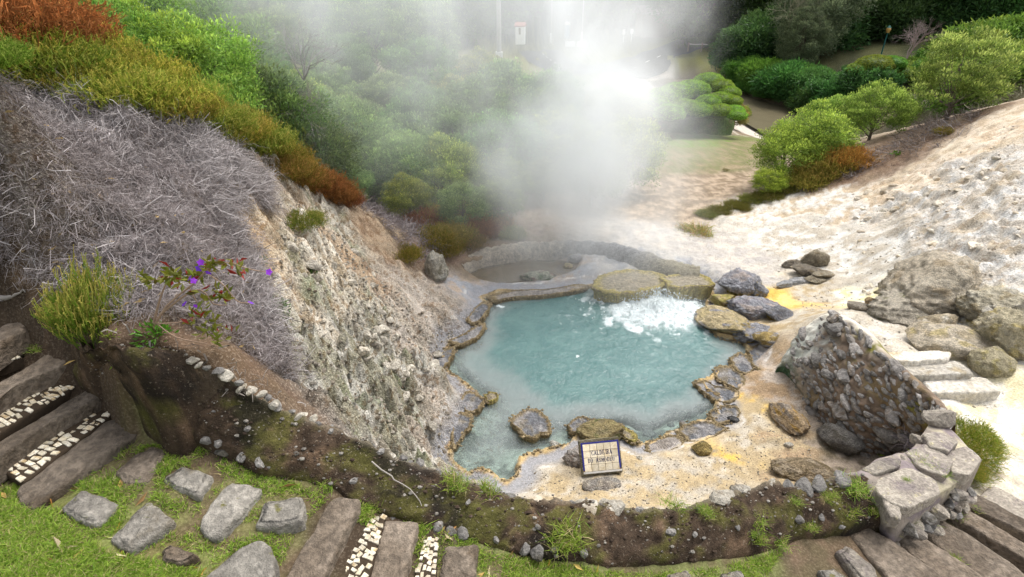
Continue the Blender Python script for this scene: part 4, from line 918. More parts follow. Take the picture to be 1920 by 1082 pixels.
M_WATER = t.finish(m2.outputs[0])
struct(add("hot_spring_water", water_me, M_WATER))
# spray thrown up by the boil
r = np.random.default_rng(12); Vs, Fs, off = [], [], 0
V0, F0 = ICO[1]
for i in range(2200):
    a = r.uniform(0, 6.3); d = abs(r.normal(0, .45)); x, y = FO[0]+math.cos(a)*d*1.35, FO[1]+.15+math.sin(a)*d*.6
    z = .12+.42*math.exp(-(d/.55)**2)*r.random()**1.6; s = .003+.009*r.random()**4
    Vs.append(V0*np.array((s, s, s*r.uniform(1, 2.2)))+np.array((x, y, z))); Fs.append(F0+off); off += len(V0)
M_SPRAY = plain_mat("white_spray", (.74,.79,.79), .4, .05, 20, .4, .0)
stuff(add("water_spray", np_mesh("spray", np.vstack(Vs), np.vstack(Fs), None, True), M_SPRAY), "white droplets thrown up where the pool boils", "water spray")
# shallow pond behind and the stream
def sheet(name, poly, z, mat):
    bm = bmesh.new(); bm.faces.new([bm.verts.new((x, y, z)) for x, y in poly]); me = bpy.data.meshes.new(name); bm.to_mesh(me); bm.free()
    return add(name, me, mat)
t = NT("brown_shallow_water"); n = t.noise(6, 4, .6)
p_ = t.pbsdf(t.mix(n, (.13,.105,.07), (.20,.165,.11)), .12, t.bump(t.noise(9, 3, .6), .2, .02), .5)
tr = t.node('BsdfTransparent'); mx = t.node('MixShader'); mx.inputs[0].default_value = .55; t.l.new(tr.outputs[0], mx.inputs[1]); t.l.new(p_, mx.inputs[2])
M_BROWN = t.finish(mx.outputs[0])
cpd = POND.mean(0); struct(sheet("pond_water", cpd+(POND-cpd)*1.06, .10, M_BROWN))
sl = smooth_curve(STREAM, 40); g = np.gradient(sl, axis=0); g = np.c_[-g[:, 1], g[:, 0]]; g /= np.linalg.norm(g, axis=1)[:, None]
V = np.vstack([np.c_[sl+g*o_, np.full(40, -2.95)] for o_ in (-4, -2, 2, 4)])
t = NT("stream_water"); p_ = t.pbsdf(t.mix(t.noise(1.2, 4, .6), (.10,.085,.05), (.15,.13,.08)), .3, t.bump(t.noise(5, 4, .7, dist=1), .25, .05), .06)
struct(add("stream", np_mesh("stream", V, grid_faces(4, 40)[:, [0, 3, 2, 1]], None, True), t.finish(p_)))

# ================================================================== TILED SIGN
sw, sh_ = .56, .45; SGS = .9
sl_ = np.array(P(1130, 886, .25)); sg = thing("tiled_sign", tuple(sl_), "weathered tile sign lettered CALDEIRA DO ASMODEU with a blue border at the pool edge", "sign", rot=(math.radians(-36), math.radians(-4.5), math.radians(3)), scale=(SGS, SGS, SGS))
def box(name, x0, x1, y0, y1, z0, z1, mat, parent, bev=.0):
    bm = bmesh.new(); bmesh.ops.create_cube(bm, size=1.0)
    for v in bm.verts: v.co = ((x0+x1)/2+v.co.x*(x1-x0), (y0+y1)/2+v.co.y*(y1-y0), (z0+z1)/2+v.co.z*(z1-z0))
    if bev: bmesh.ops.bevel(bm, geom=bm.edges[:], offset=bev, segments=2, affect='EDGES')
    me = bpy.data.meshes.new(name); bm.to_mesh(me); bm.free(); return add(name, me, mat, parent)
M_BACK = rock_mat("stained_cement", (.18,.155,.10), (.26,.23,.15), (.10,.09,.05), 8., .4)
M_TILE = rock_mat("cream_glazed_tile", (.78,.69,.51), (.84,.77,.62), (.70,.59,.40), 9., .1, .25, bump=.15)
M_BLUE = plain_mat("cobalt_glaze", (.025,.035,.26), .3, .3, 30, .5, .1)
M_GROUT = plain_mat("brown_grout", (.20,.13,.09), .9, .3, 40, .1, .2)
M_LETT = plain_mat("dark_blue_glaze", (.02,.025,.09), .35, .3, 60, .4, .0)
M_CHIP = plain_mat("bare_white_plaster", (.62,.60,.56), .9, .25, 30, .1, .4)
box("backing_slab", -sw/2-.03, sw/2+.02, -.0, .09, -.03, sh_+.035, M_BACK, sg, .012)
box("grout_bed", -sw/2+.002, sw/2-.002, -.006, .002, 0.004, sh_-.004, M_GROUT, sg)
bw = .022
for nm, q in (("border", (-sw/2, -sw/2+bw, .05, sh_-bw)), ("border", (sw/2-bw, sw/2, .05, sh_-bw)), ("border", (-sw/2, sw/2, sh_-bw+.001, sh_))):
    box(nm, q[0], q[1], -.012, -.003, q[2], q[3], M_BLUE, sg, .002)
tw, th_ = (sw-2*bw)/5, (sh_-bw-.03)/4
for i in range(5):
    for j in range(4):
        box("tile", -sw/2+bw+i*tw+.0025, -sw/2+bw+(i+1)*tw-.0025, -.0125, -.004, .03+j*th_+.0025, .03+(j+1)*th_-.0025, M_TILE, sg, .002)
box("chipped_edge", -sw/2+.0, sw/2+.01, -.013, -.003, .0, .028, M_CHIP, sg, .003)
GLY = {  # strokes on a 4 x 6 field: (x0, y0, x1, y1, width)
 'C': [(.6,1.2,.6,4.8,1.1),(.8,.4,3.4,.4,.6),(.8,5.6,3.4,5.6,.6),(3.5,.5,3.5,1.8,.6),(3.5,4.2,3.5,5.6,.6)],
 'A': [(.4,.3,1.9,5.8,.7),(3.4,.3,2.1,5.8,1.1),(.9,2.1,3.0,2.1,.5),(-.1,.25,1.1,.25,.5),(2.6,.25,4.1,.25,.5)],
 'L': [(1.0,.3,1.0,5.7,1.1),(.2,.3,3.8,.3,.6),(.2,5.7,1.9,5.7,.5),(3.7,.3,3.7,1.6,.5)],
 'D': [(.9,.3,.9,5.7,1.1),(.1,.3,2.6,.3,.5),(.1,5.7,2.6,5.7,.5),(2.6,.4,3.5,1.6,.9),(3.5,1.4,3.5,4.6,1.0),(3.5,4.4,2.6,5.6,.9)],
 'E': [(.9,.3,.9,5.7,1.1),(.1,.3,3.7,.3,.5),(.1,5.7,3.6,5.7,.5),(.9,3.0,2.8,3.0,.5),(3.6,.3,3.6,1.6,.5),(3.5,4.5,3.5,5.7,.5)],
 'I': [(2.0,.3,2.0,5.7,1.2),(.9,.3,3.1,.3,.5),(.9,5.7,3.1,5.7,.5)],
 'R': [(.9,.3,.9,5.7,1.1),(.1,.3,1.8,.3,.5),(.1,5.7,2.8,5.7,.5),(3.3,3.6,3.3,5.4,1.0),(.9,3.1,3.0,3.1,.5),(2.0,3.0,3.5,.4,.9),(3.2,.25,4.2,.25,.5)],
 'O': [(.6,1.2,.6,4.8,1.1),(3.4,1.2,3.4,4.8,1.1),(.9,.35,3.1,.35,.6),(.9,5.65,3.1,5.65,.6)],
 'S': [(.5,.5,3.2,.5,.6),(3.4,.8,3.4,2.6,1.0),(3.2,2.8,.9,3.3,.9),(.6,3.4,.6,5.2,1.0),(.8,5.5,3.4,5.5,.6),(.4,.4,.4,1.7,.5),(3.5,4.3,3.5,5.6,.5)],
 'M': [(.5,.3,.5,5.7,.7),(3.5,.3,3.5,5.7,1.0),(.6,5.6,2.0,1.6,.8),(2.0,1.6,3.4,5.6,.5),(-.1,.25,1.1,.25,.5),(2.8,.25,4.2,.25,.5)],
 'U': [(.8,1.2,.8,5.7,1.1),(3.3,1.2,3.3,5.7,.7),(1.0,.4,3.1,.4,.6),(.0,5.7,1.6,5.7,.5),(2.6,5.7,4.1,5.7,.5)],
 '"': [(1.2,4.8,1.2,6.2,.5),(2.6,4.8,2.6,6.2,.5)], ' ': []}
def lettering(text, x0, z0, h, adv, parent):
    sc = h/6
    for ch in text:
        if GLY[ch]:
            V, F = [], []
            for (ax, ay, bx, by, w) in GLY[ch]:
                d = Vector((bx-ax, by-ay)).normalized(); nx, ny = -d.y*w*.5, d.x*w*.5
                for yy in (-.0145, -.011):
                    for (x, y) in ((ax+nx, ay+ny), (ax-nx, ay-ny), (bx-nx, by-ny), (bx+nx, by+ny)): V.append((x*sc*.78, yy, y*sc))
                k = len(V)-8; F += [(k, k+1, k+2, k+3)]+[(k+i, k+4+i, k+4+(i+1) % 4, k+(i+1) % 4) for i in range(4)]
            me = bpy.data.meshes.new("letter"); me.from_pydata(V, [], F); o = add("letter", me, M_LETT, parent); o.location = (x0, 0, z0)
        x0 += adv*(.7 if ch in 'I"' else 1.0)
lettering('"CALDEIRA', -.165, .262, .064, .0405, sg)
lettering('DO ASMODEU"', -.2, .155, .064, .0405, sg)

# ================================================================== PLANTS: shared shapes
def unit(v): return v/np.maximum(np.linalg.norm(v, axis=-1, keepdims=True), 1e-9)
def leaves(pos, d, L, W, C, r, fold=.25):
    """one folded rhombus per leaf"""
    n = len(pos); side = unit(np.cross(d, r.normal(size=(n, 3)))); up = np.cross(side, d)
    L = np.broadcast_to(L, n)[:, None]; W = np.broadcast_to(W, n)[:, None]
    mid = pos+d*L*.5
    V = np.stack([pos, mid+side*W*.5+up*W*fold, pos+d*L-up*L*.08, mid-side*W*.5+up*W*fold], 1).reshape(-1, 3)
    return V, np.arange(4*n).reshape(n, 4), np.repeat(C, 4, 0)
def crown_arr(seed, R, nc, nl, L, W, rc, base, young, low=-.35, up=.5, zc=0., shell=.5, yb=.55):
    r = np.random.default_rng(seed); R = np.array(R, float)
    d = unit(r.normal(size=(nc*3, 3))); d = d[d[:, 2] > low][:nc]; nc = len(d)
    rad = r.uniform(shell, 1., nc)**.6; lump = 1+.22*perlin(d*1.7+seed)+.12*perlin(d*4+seed)
    ctr = d*R*(rad*lump)[:, None]
    cb = r.uniform(.75, 1.25, nc); rcs = rc*r.uniform(.6, 1.35, nc)
    i = np.repeat(np.arange(nc), nl); n = len(i)
    q = unit(r.normal(size=(n, 3))+np.array((0, 0, .35))); rr = r.random(n)**.5
    pos = ctr[i]+q*(rr*rcs[i])[:, None]*np.array((1, 1, .75)); pos[:, 2] += zc
    ld = unit(q+r.normal(size=(n, 3))*.55+np.array((0, 0, up)))
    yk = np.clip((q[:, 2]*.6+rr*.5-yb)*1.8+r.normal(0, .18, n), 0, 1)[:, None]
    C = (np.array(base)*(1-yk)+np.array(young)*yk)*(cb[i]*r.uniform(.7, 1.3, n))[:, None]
    return leaves(pos, ld, L*r.uniform(.6, 1.3, n), W*r.uniform(.7, 1.2, n), C, r)+(ctr+np.array((0, 0, zc)),)
def tubes(segs, sides=5):
    """list of (points, radii) -> one array mesh"""
    Vs, Fs, off = [], [], 0
    for p, rad in segs:
        p = np.asarray(p, float); n = len(p); t = unit(np.gradient(p, axis=0)); a = unit(np.cross(t, np.array((.31, .17, .93)))); b = np.cross(t, a)
        w = np.arange(sides)/sides*2*math.pi
        ring = p[:, None]+(a[:, None]*np.cos(w)[None, :, None]+b[:, None]*np.sin(w)[None, :, None])*np.asarray(rad)[:, None, None]
        Vs.append(ring.reshape(-1, 3)); Fs.append(grid_faces(n, sides, True)+off); off += n*sides
    return np.vstack(Vs), np.vstack(Fs)
def limbs(seed, h, r0, ctrs, n, fork=.35):
    r = np.random.default_rng(seed); top = np.array((r.normal(0, .06)*h, r.normal(0, .06)*h, h)); segs = []
    tr = smooth_curve([(0, 0, -.3), (r.normal(0, .02)*h, r.normal(0, .02)*h, h*.4), top], 9); segs.append((tr, np.linspace(r0, r0*.45, 9)))
    for c in ctrs[r.permutation(len(ctrs))[:n]]:
        k = r.uniform(fork, .95); s = tr[int(k*8)]; m = (s+c)/2+np.array((0, 0, -.08*h))*r.uniform(0, 1)+r.normal(0, .03*h, 3)
        segs.append((smooth_curve([s, m, c], 6), np.linspace(r0*.42*(1.2-k), r0*.06, 6)))
    return tubes(segs)
M_LEAF = leaf_mat("green_leaves", .4, .5, .35, .18, .02)
M_HEATH = leaf_mat("heather_sprigs", .25, .8, .1, .12, .015)
M_TWIG = leaf_mat("dead_twigs", 0., .9, .1, .05, .0)
M_BLADE = leaf_mat("grass_blades", .35, .6, .2, .08, .01)
M_BARK = rock_mat("bark", (.11,.085,.065), (.17,.14,.11), (.07,.06,.045), 5., .4)
M_BARKP = rock_mat("pale_bark", (.24,.21,.18), (.33,.3,.26), (.15,.13,.1), 5., .4)

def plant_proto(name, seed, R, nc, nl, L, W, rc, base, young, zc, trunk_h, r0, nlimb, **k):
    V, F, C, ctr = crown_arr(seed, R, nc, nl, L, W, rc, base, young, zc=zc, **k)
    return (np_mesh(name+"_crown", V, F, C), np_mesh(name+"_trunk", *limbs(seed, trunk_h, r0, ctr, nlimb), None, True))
GB, GYN = (.15,.23,.06), (.38,.47,.14)
PR = {}
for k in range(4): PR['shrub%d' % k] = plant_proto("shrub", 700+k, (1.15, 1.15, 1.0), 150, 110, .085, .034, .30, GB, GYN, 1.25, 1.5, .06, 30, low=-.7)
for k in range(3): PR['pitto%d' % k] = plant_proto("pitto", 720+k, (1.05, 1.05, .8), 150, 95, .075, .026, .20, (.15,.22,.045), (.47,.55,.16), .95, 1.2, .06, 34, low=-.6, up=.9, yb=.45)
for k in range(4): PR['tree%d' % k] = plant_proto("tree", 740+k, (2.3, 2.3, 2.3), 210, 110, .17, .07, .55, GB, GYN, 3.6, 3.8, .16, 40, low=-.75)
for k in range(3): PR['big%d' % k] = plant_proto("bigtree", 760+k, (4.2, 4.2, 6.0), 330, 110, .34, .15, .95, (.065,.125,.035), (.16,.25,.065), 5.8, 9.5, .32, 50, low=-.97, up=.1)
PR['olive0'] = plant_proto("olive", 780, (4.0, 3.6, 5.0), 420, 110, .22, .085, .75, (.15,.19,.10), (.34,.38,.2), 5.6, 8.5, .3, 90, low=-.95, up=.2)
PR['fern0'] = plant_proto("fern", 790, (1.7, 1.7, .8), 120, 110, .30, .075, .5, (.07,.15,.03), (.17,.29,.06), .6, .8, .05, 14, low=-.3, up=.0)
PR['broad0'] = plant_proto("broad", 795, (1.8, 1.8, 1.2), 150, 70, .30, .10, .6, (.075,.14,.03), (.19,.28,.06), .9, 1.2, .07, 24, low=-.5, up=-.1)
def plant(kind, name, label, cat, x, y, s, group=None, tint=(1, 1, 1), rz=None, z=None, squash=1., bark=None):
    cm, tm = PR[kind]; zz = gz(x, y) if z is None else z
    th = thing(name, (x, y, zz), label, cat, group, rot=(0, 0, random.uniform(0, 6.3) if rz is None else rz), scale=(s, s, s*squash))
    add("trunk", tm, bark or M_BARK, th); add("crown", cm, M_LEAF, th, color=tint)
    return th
def up_to(px, pytop, Y):
    """place for a plant at distance Y in the direction of px whose top shows at pytop: x, and its height"""
    x, _, zt = PY(px, pytop, Y); return x, zt-gz(x, Y)

# ---- thickets behind the pool, from near to far
rp_ = random.Random(21)
ROWS = [(13.6, 90, (645, 1010), 'shrub', lambda p: 330-.06*(p-600)), (15.4, 95, (560, 1120), 'shrub', lambda p: 262+.02*(p-600)), (17.6, 105, (480, 1200), 'shrub', lambda p: 205+.03*(p-600)),
        (20.5, 110, (400, 1260), 'tree', lambda p: 150+.05*(p-500)), (24.5, 118, (330, 1250), 'tree', lambda p: 88+.09*max(p-500, 0)), (30, 125, (280, 900), 'tree', lambda p: 22+.15*max(p-560, 0)), (38, 125, (280, 800), 'tree', lambda p: -45+.2*max(p-600, 0))]
LBL = {'shrub': ("leafy_shrub", "leafy shrub in the steamy thicket behind the pool", "shrub", "shrubs in the steamy thicket"), 'tree': ("broadleaf_tree", "taller broadleaf tree rising from the misty thicket", "tree", "trees in the misty thicket")}
HT = {'shrub': 2.35, 'tree': 6.1, 'big': 13.0}
for Y, st, (a, b), kd, tf in ROWS:
    p = a+rp_.uniform(0, 30)
    while p < b:
        yy = Y+rp_.uniform(-.7, .7)*Y*.06; x, h = up_to(p, tf(p)+rp_.uniform(-28, 34), yy); h = max(h, 1.2 if kd == 'shrub' else 2.6)
        kk = kd if h > 2.9 or kd == 'shrub' else 'shrub'
        if h > 4.2 and kd == 'shrub': kk = 'tree'
        nm, lb, ct, gp = LBL[kk]
        tn_ = rp_.choice([(1, 1, 1), (1.35, 1.2, .9), (.75, .9, .9), (1.1, 1.1, 1.35)]); w_ = {1: 'mid green', 1.35: 'yellow green', .75: 'dark green', 1.1: 'pale grey green'}[tn_[0]]
        plant('%s%d' % (kk, rp_.randrange(4)), nm, w_+' '+lb, ct, x, yy, h/HT[kk], w_+' '+gp, tint=tn_)
        p += st*rp_.uniform(.75, 1.25)
# bright shrubs at the top of the brush slope
for px, top, Y, kd, lb, tn in [(165, -15, 9.0, 'shrub0', "glossy dark green shrub beside the rust coloured heather", (1.,1.1,.7)), (250, 10, 9.6, 'shrub1', "bright green shrub with yellow berries above the golden heather", (1.4,1.35,.7)),
        (330, 30, 10.5, 'shrub2', "pale green twiggy shrub where the mist begins", (1.5,1.5,1.0)), (215, -60, 11.5, 'tree1', "tall green tree behind the glossy dark shrub", (1.1,1.4,.8)), (400, 70, 12.2, 'shrub3', "dull green shrub behind the golden heather", (1.0,1.1,1.0)),
        (470, 120, 12.6, 'shrub0', "dark green shrub half lost in mist above the crest", (.9,1.0,1.0)), (90, -80, 12.5, 'tree2', "green tree above the rust coloured heather", (1.0,1.3,.8)), (330, -60, 15, 'tree0', "misty green tree behind the pale twiggy shrub", (1.,1.2,.9)), (560, 200, 13.2, 'shrub2', "dark misty shrub beside the end of the heather crest", (.8,.9,.9)),
        (20, -70, 14, 'tree3', "tree behind the highest heather of the brush slope", (1.,1.2,.8)), (-60, -60, 11, 'tree0', "tree beyond the rust coloured heather", (1.,1.2,.8))]:
    x, h = up_to(px, top, Y); plant(kd, "leafy_shrub" if kd[0] == 's' else "broadleaf_tree", lb, "shrub" if kd[0] == 's' else "tree", x, Y, max(h, 1.)/HT[kd[:-1]], None, tn)
# ridge on the right
for px, base, sc, kd, lb, tn, sq in [(1790, 222, 1.12, 'pitto0', "rounded yellow green shrub standing alone on the white ridge", (1.15,1.1,1.0), 1.1), (1745, 205, .85, 'pitto1', "tall pale tipped shrub top behind the lone ridge shrub", (1.2,1.15,1.1), 1.5), (1850, 195, .6, 'pitto2', "low yellow green shrub beside the orange heather on the ridge", (1.1,1.1,.9), 1.),
        (1640, 262, .95, 'pitto2', "dense light green shrub on the ridge left of the lone shrub", (1.0,1.1,.8), 1.), (1580, 270, .9, 'pitto0', "mounded light green shrub overlooking the stream", (.95,1.1,.8), 1.), (1690, 240, .8, 'pitto1', "light green shrub filling the gap on the ridge", (.95,1.05,.8), .9),
        (1520, 318, .85, 'shrub1', "dark mid green shrub at the low end of the ridge", (1.5,1.5,.9), .9), (1470, 345, .75, 'shrub2', "green shrub nearest the bare valley ground", (1.5,1.6,.9), .9), (1545, 300, .5, 'pitto1', "pale green bush with whitish leaves on the ridge end", (1.1,1.2,1.2), 1.), (1445, 372, .4, 'shrub3', "small yellow green bush at the foot of the ridge", (1.7,1.7,.8), .8)]:
    x, y, z = hit(px, base); plant(kd, "ridge_shrub", lb, "shrub", x, y+.3, sc, None, tn, squash=sq)
# far right: bank across the stream, dark wood, the broad grey tree
x, h = up_to(1545, -15, 54); h = 11.5; plant('olive0', "broad_tree", "broad grey green tree with pale bare twigs on the far stream bank", "tree", x, 54, h/11.4, bark=M_BARKP)
x, h = up_to(1500, 105, 50); h = 5.6; plant('olive0', "broad_tree", "low drooping tree leaning over the stream", "tree", x, 50, h/10.5, tint=(.8,.85,.8), squash=1., bark=M_BARK)
x, h = up_to(1590, 120, 48); plant('tree2', "broadleaf_tree", "dark low tree on the far bank under the broad grey tree", "tree", x, 48, h/6.1, tint=(.6,.7,.8))
for i, (px, Y, top, tn) in enumerate([(1140,86,-60,(1.2,1.2,1)),(1200,84,-90,(1.1,1.1,1)),(1265,80,-100,(1,1,1)),(1325,72,-90,(1,1,1)),(1385,75,-110,(.9,1,.9)),(1440,70,-100,(1,1,1)),(1500,72,-120,(.8,.9,.9)),(1590,66,-130,(.8,.9,.9)),(1650,62,-120,(.9,1.,1.1)),(1715,60,-120,(.9,1.05,1.1)),(1780,60,-130,(1.,1.2,1.1)),(1850,58,-120,(1.1,1.4,1.1)),(1925,56,-120,(1.1,1.4,1.1)),(1080,92,-50,(1.5,1.4,1)),(1010,95,-60,(1.5,1.4,1)),(940,90,-70,(1.5,1.5,1)),(860,80,-80,(1.5,1.5,1)),(780,75,-90,(1.5,1.5,1)),(1460,90,-200,(.9,.9,.9)),(1560,85,-220,(.9,.9,.9)),(1700,80,-230,(.9,1,1)),(1300,95,-210,(.9,.9,.9)),(1200,100,-200,(1,1,.9)),(1050,105,-160,(1.3,1.3,1)),(900,105,-180,(1.3,1.3,1)),(1830,78,-240,(1,1.1,1)),(1960,72,-240,(1,1.1,1)),(700,85,-160,(1.4,1.4,1)),(600,75,-150,(1.4,1.4,1)),(500,65,-140,(1.4,1.4,1)),(400,60,-150,(1.4,1.4,1))]):
    x, h = up_to(px, top, Y); plant('big%d' % (i % 3), "forest_tree", "tall dark tree of the wood beyond the valley", "tree", x, Y, max(h, 15.)/13., "dark trees of the wood beyond the valley", tn)
# young tree trunk seen at the wood's edge
x, h = up_to(1420, 20, 63); plant('tree0', "broadleaf_tree", "slim tree with a bare brown trunk beside the first lamp post", "tree", x, 63, h/6.1, tint=(.7,.8,.7), bark=M_BARKP)
for i, (px, by, Y, s, kd, tn) in enumerate([(1390,150,58,1.0,'fern0',(1.2,1.3,1)),(1425,160,55,1.1,'fern0',(1.5,1.5,1)),(1460,165,52,1.0,'fern0',(1.2,1.3,1)),(1405,178,57,.6,'fern0',(1.1,1.2,1)),(1440,190,53,.6,'fern0',(1.0,1.2,1)),(1480,196,50,.7,'broad0',(.7,.9,1)),(1520,208,48,.8,'broad0',(.7,1.,1)),(1560,225,46,.9,'fern0',(.8,1.1,1)),(1480,180,50.5,1.4,'fern0',(.8,1.,1)),(1370,130,60,1.0,'fern0',(1.,1.2,1)),(1590,200,45,1.,'fern0',(.6,.9,1)),(1620,190,44,1.,'broad0',(.6,.9,1)),(1410,140,0,.8,'fern0',(1.3,1.4,1)),(1445,150,0,.9,'fern0',(1.6,1.6,1)),(1480,155,0,.9,'fern0',(1.1,1.2,1)),(1380,165,0,.6,'fern0',(1.1,1.2,1)),(1420,178,0,.7,'fern0',(1.3,1.4,1)),(1455,185,0,.8,'fern0',(.8,1.,1)),(1510,190,0,.9,'broad0',(.7,.9,1)),(1540,200,0,.9,'broad0',(.7,.9,1)),(1500,165,0,1.,'fern0',(.9,1.1,1)),(1530,175,0,1.,'fern0',(.8,1.,1)),(1395,125,0,.7,'fern0',(1.2,1.3,1))]):
    x, y, _ = hit(px, by); plant(kd, "fern_bush", "bright spreading fern bush on the far stream bank" if tn[0] > 1 else "dark leafy bush low on the far stream bank", "bush", x, y, s, "fern bushes on the far bank" if tn[0] > 1 else "dark bushes on the far bank", tn)
for i, (px, top, Y, s) in enumerate([(1755,95,46,.5),(1790,70,46,.5),(1830,55,45,.5),(1870,48,44,.5),(1910,45,42,.5),(1735,118,42,.5),(1770,112,40,.5),(1820,100,38,.5),(1870,95,36,.5),(1915,85,36,.5),(1710,112,45,.5),(1860,122,32,.5),(1910,112,31,.5),(1850,75,40,.5),(1800,90,43,.5)]):
    x, _, zt = PY(px, top, Y); g = gz(x, Y)
    plant('broad0', "broad_leaved_bush", "broad leaved bright green bush on the hillside behind the ridge", "bush", x, Y, min(max((zt-g)/2.1, s*.7), 2.2), "broad leaved bushes on the hillside", (1.2+.3*(i % 2),1.3,.9), squash=1.)
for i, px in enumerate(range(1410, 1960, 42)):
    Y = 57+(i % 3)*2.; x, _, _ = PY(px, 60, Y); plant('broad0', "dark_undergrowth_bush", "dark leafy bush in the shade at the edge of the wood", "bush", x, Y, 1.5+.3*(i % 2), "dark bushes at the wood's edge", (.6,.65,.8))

# ---- clipped hedges
def hedge_proto(seed):
    r = np.random.default_rng(seed); d = unit(r.normal(size=(5200, 3))); d = d[d[:, 2] > -.35]; n = len(d)
    pos = d*(1+.07*perlin(d*3+seed))[:, None]*np.array((1, 1, .62)); C = np.array((.11,.22,.045))*(1-r.random((n, 1))*.0)+np.array((.12,.12,.02))*r.random((n, 1))
    C = C*(1+.5*perlin(d*4+9))[:, None]
    V, F, CC = leaves(pos, unit(d+r.normal(size=(n, 3))*.7), .10*r.uniform(.6, 1.2, n), .05, C, r)
    V2, F2 = ICO[2]; V2 = V2*np.array((.93, .93, .56)); off = len(V)
    F2q = np.c_[F2, F2[:, 2:]]
    return V, F, CC
HV = [np_mesh("hedge_%d" % k, *hedge_proto(900+k)) for k in range(2)]
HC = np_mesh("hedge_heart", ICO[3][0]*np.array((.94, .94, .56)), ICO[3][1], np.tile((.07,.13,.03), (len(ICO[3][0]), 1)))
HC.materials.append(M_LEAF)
def hedge(label, px, py, Y, s, sq=1., tn=(1, 1, 1), group="clipped round hedges"):
    x, y, z = PY(px, py, Y); th = thing("clipped_hedge", (x, y, z-s*.1), label, "hedge", group, rot=(0, 0, random.uniform(0, 6)), scale=(s, s, s*sq))
    add("foliage", random.choice(HV), M_LEAF, th, color=tn); add("inner_twigs", HC, M_LEAF, th, color=tn)
# terraced topiary mound above the lawn
mx_, my_, mz_ = PY(1305, 245, 32.)
mound = boulder("topiary_mound", "terraced grassy mound carrying clipped hedges beside the misty lawn", 1300, 232, (2.6, 2.2, 2.3), 96, [(.09,.15,.03), (.12,.17,.04), (.16,.13,.06)], 5, .35, 0, cat="mound", rough=.12, fine=.1)
mound.location = (mx_-.3, my_+1, gz(mx_-.3, my_+1)+.3)
for i, (px, py, s) in enumerate([(1350,160,.75),(1368,172,.6),(1352,185,.7),(1372,188,.55),(1350,206,.65),(1378,206,.5),(1330,150,.8),(1382,215,.5),(1330,190,.7),(1310,205,.7),(1300,165,.9),(1270,170,.9),(1245,180,.9),(1285,200,.8),(1255,210,.8),(1225,195,.9)]):
    hedge("clipped round hedge on the terraced mound by the misty lawn", px, py, 29+(215-py)*.06, s, .85, (1.6,1.5,1), "clipped hedges on the terraced mound")
for i, (px, py, s, tn) in enumerate([(1642,118,1.15,(1.5,1.2,.8)),(1655,133,1.0,(1.5,1.25,.8)),(1625,140,.95,(1.4,1.2,.8)),(1672,116,.9,(.9,1.3,.9)),(1690,135,.95,(1.3,1.1,.8)),(1640,142,.8,(1.3,1.2,.8)),(1665,142,.7,(.9,1.4,.9)),(1612,128,.8,(1.2,1.1,.8))]):
    hedge("clipped round hedge in the garden under the second lamp post", px, py, 40.5, s, .8, tn, "clipped hedges in the far garden")
for px, by, s_, kd, tn, lb in [(1375,243,.62,'shrub1',(1.3,.75,.7),"reddish brown shrub at the foot of the terraced mound"),(1335,240,.7,'shrub2',(1.1,1.1,1),"green shrub at the foot of the terraced mound"),(1300,242,.75,'shrub0',(1.1,1.2,1),"pale misty shrub left of the mound's foot"),(1262,240,.9,'shrub3',(1.1,1.2,1),"rounded misty shrub between mound and thicket"),(1392,225,.45,'shrub3',(1.4,1.3,.8),"low yellow green shrub beside the white stream bank")]:
    x, y, z = hit(px, by); plant(kd, "leafy_shrub", lb, "shrub", x, y, s_, None, tn)
hedge("low clipped box hedge on the far lawn beside the slim tree", 1450, 103, 60, 1.4, .7, (1.2,1.1,.8), None)

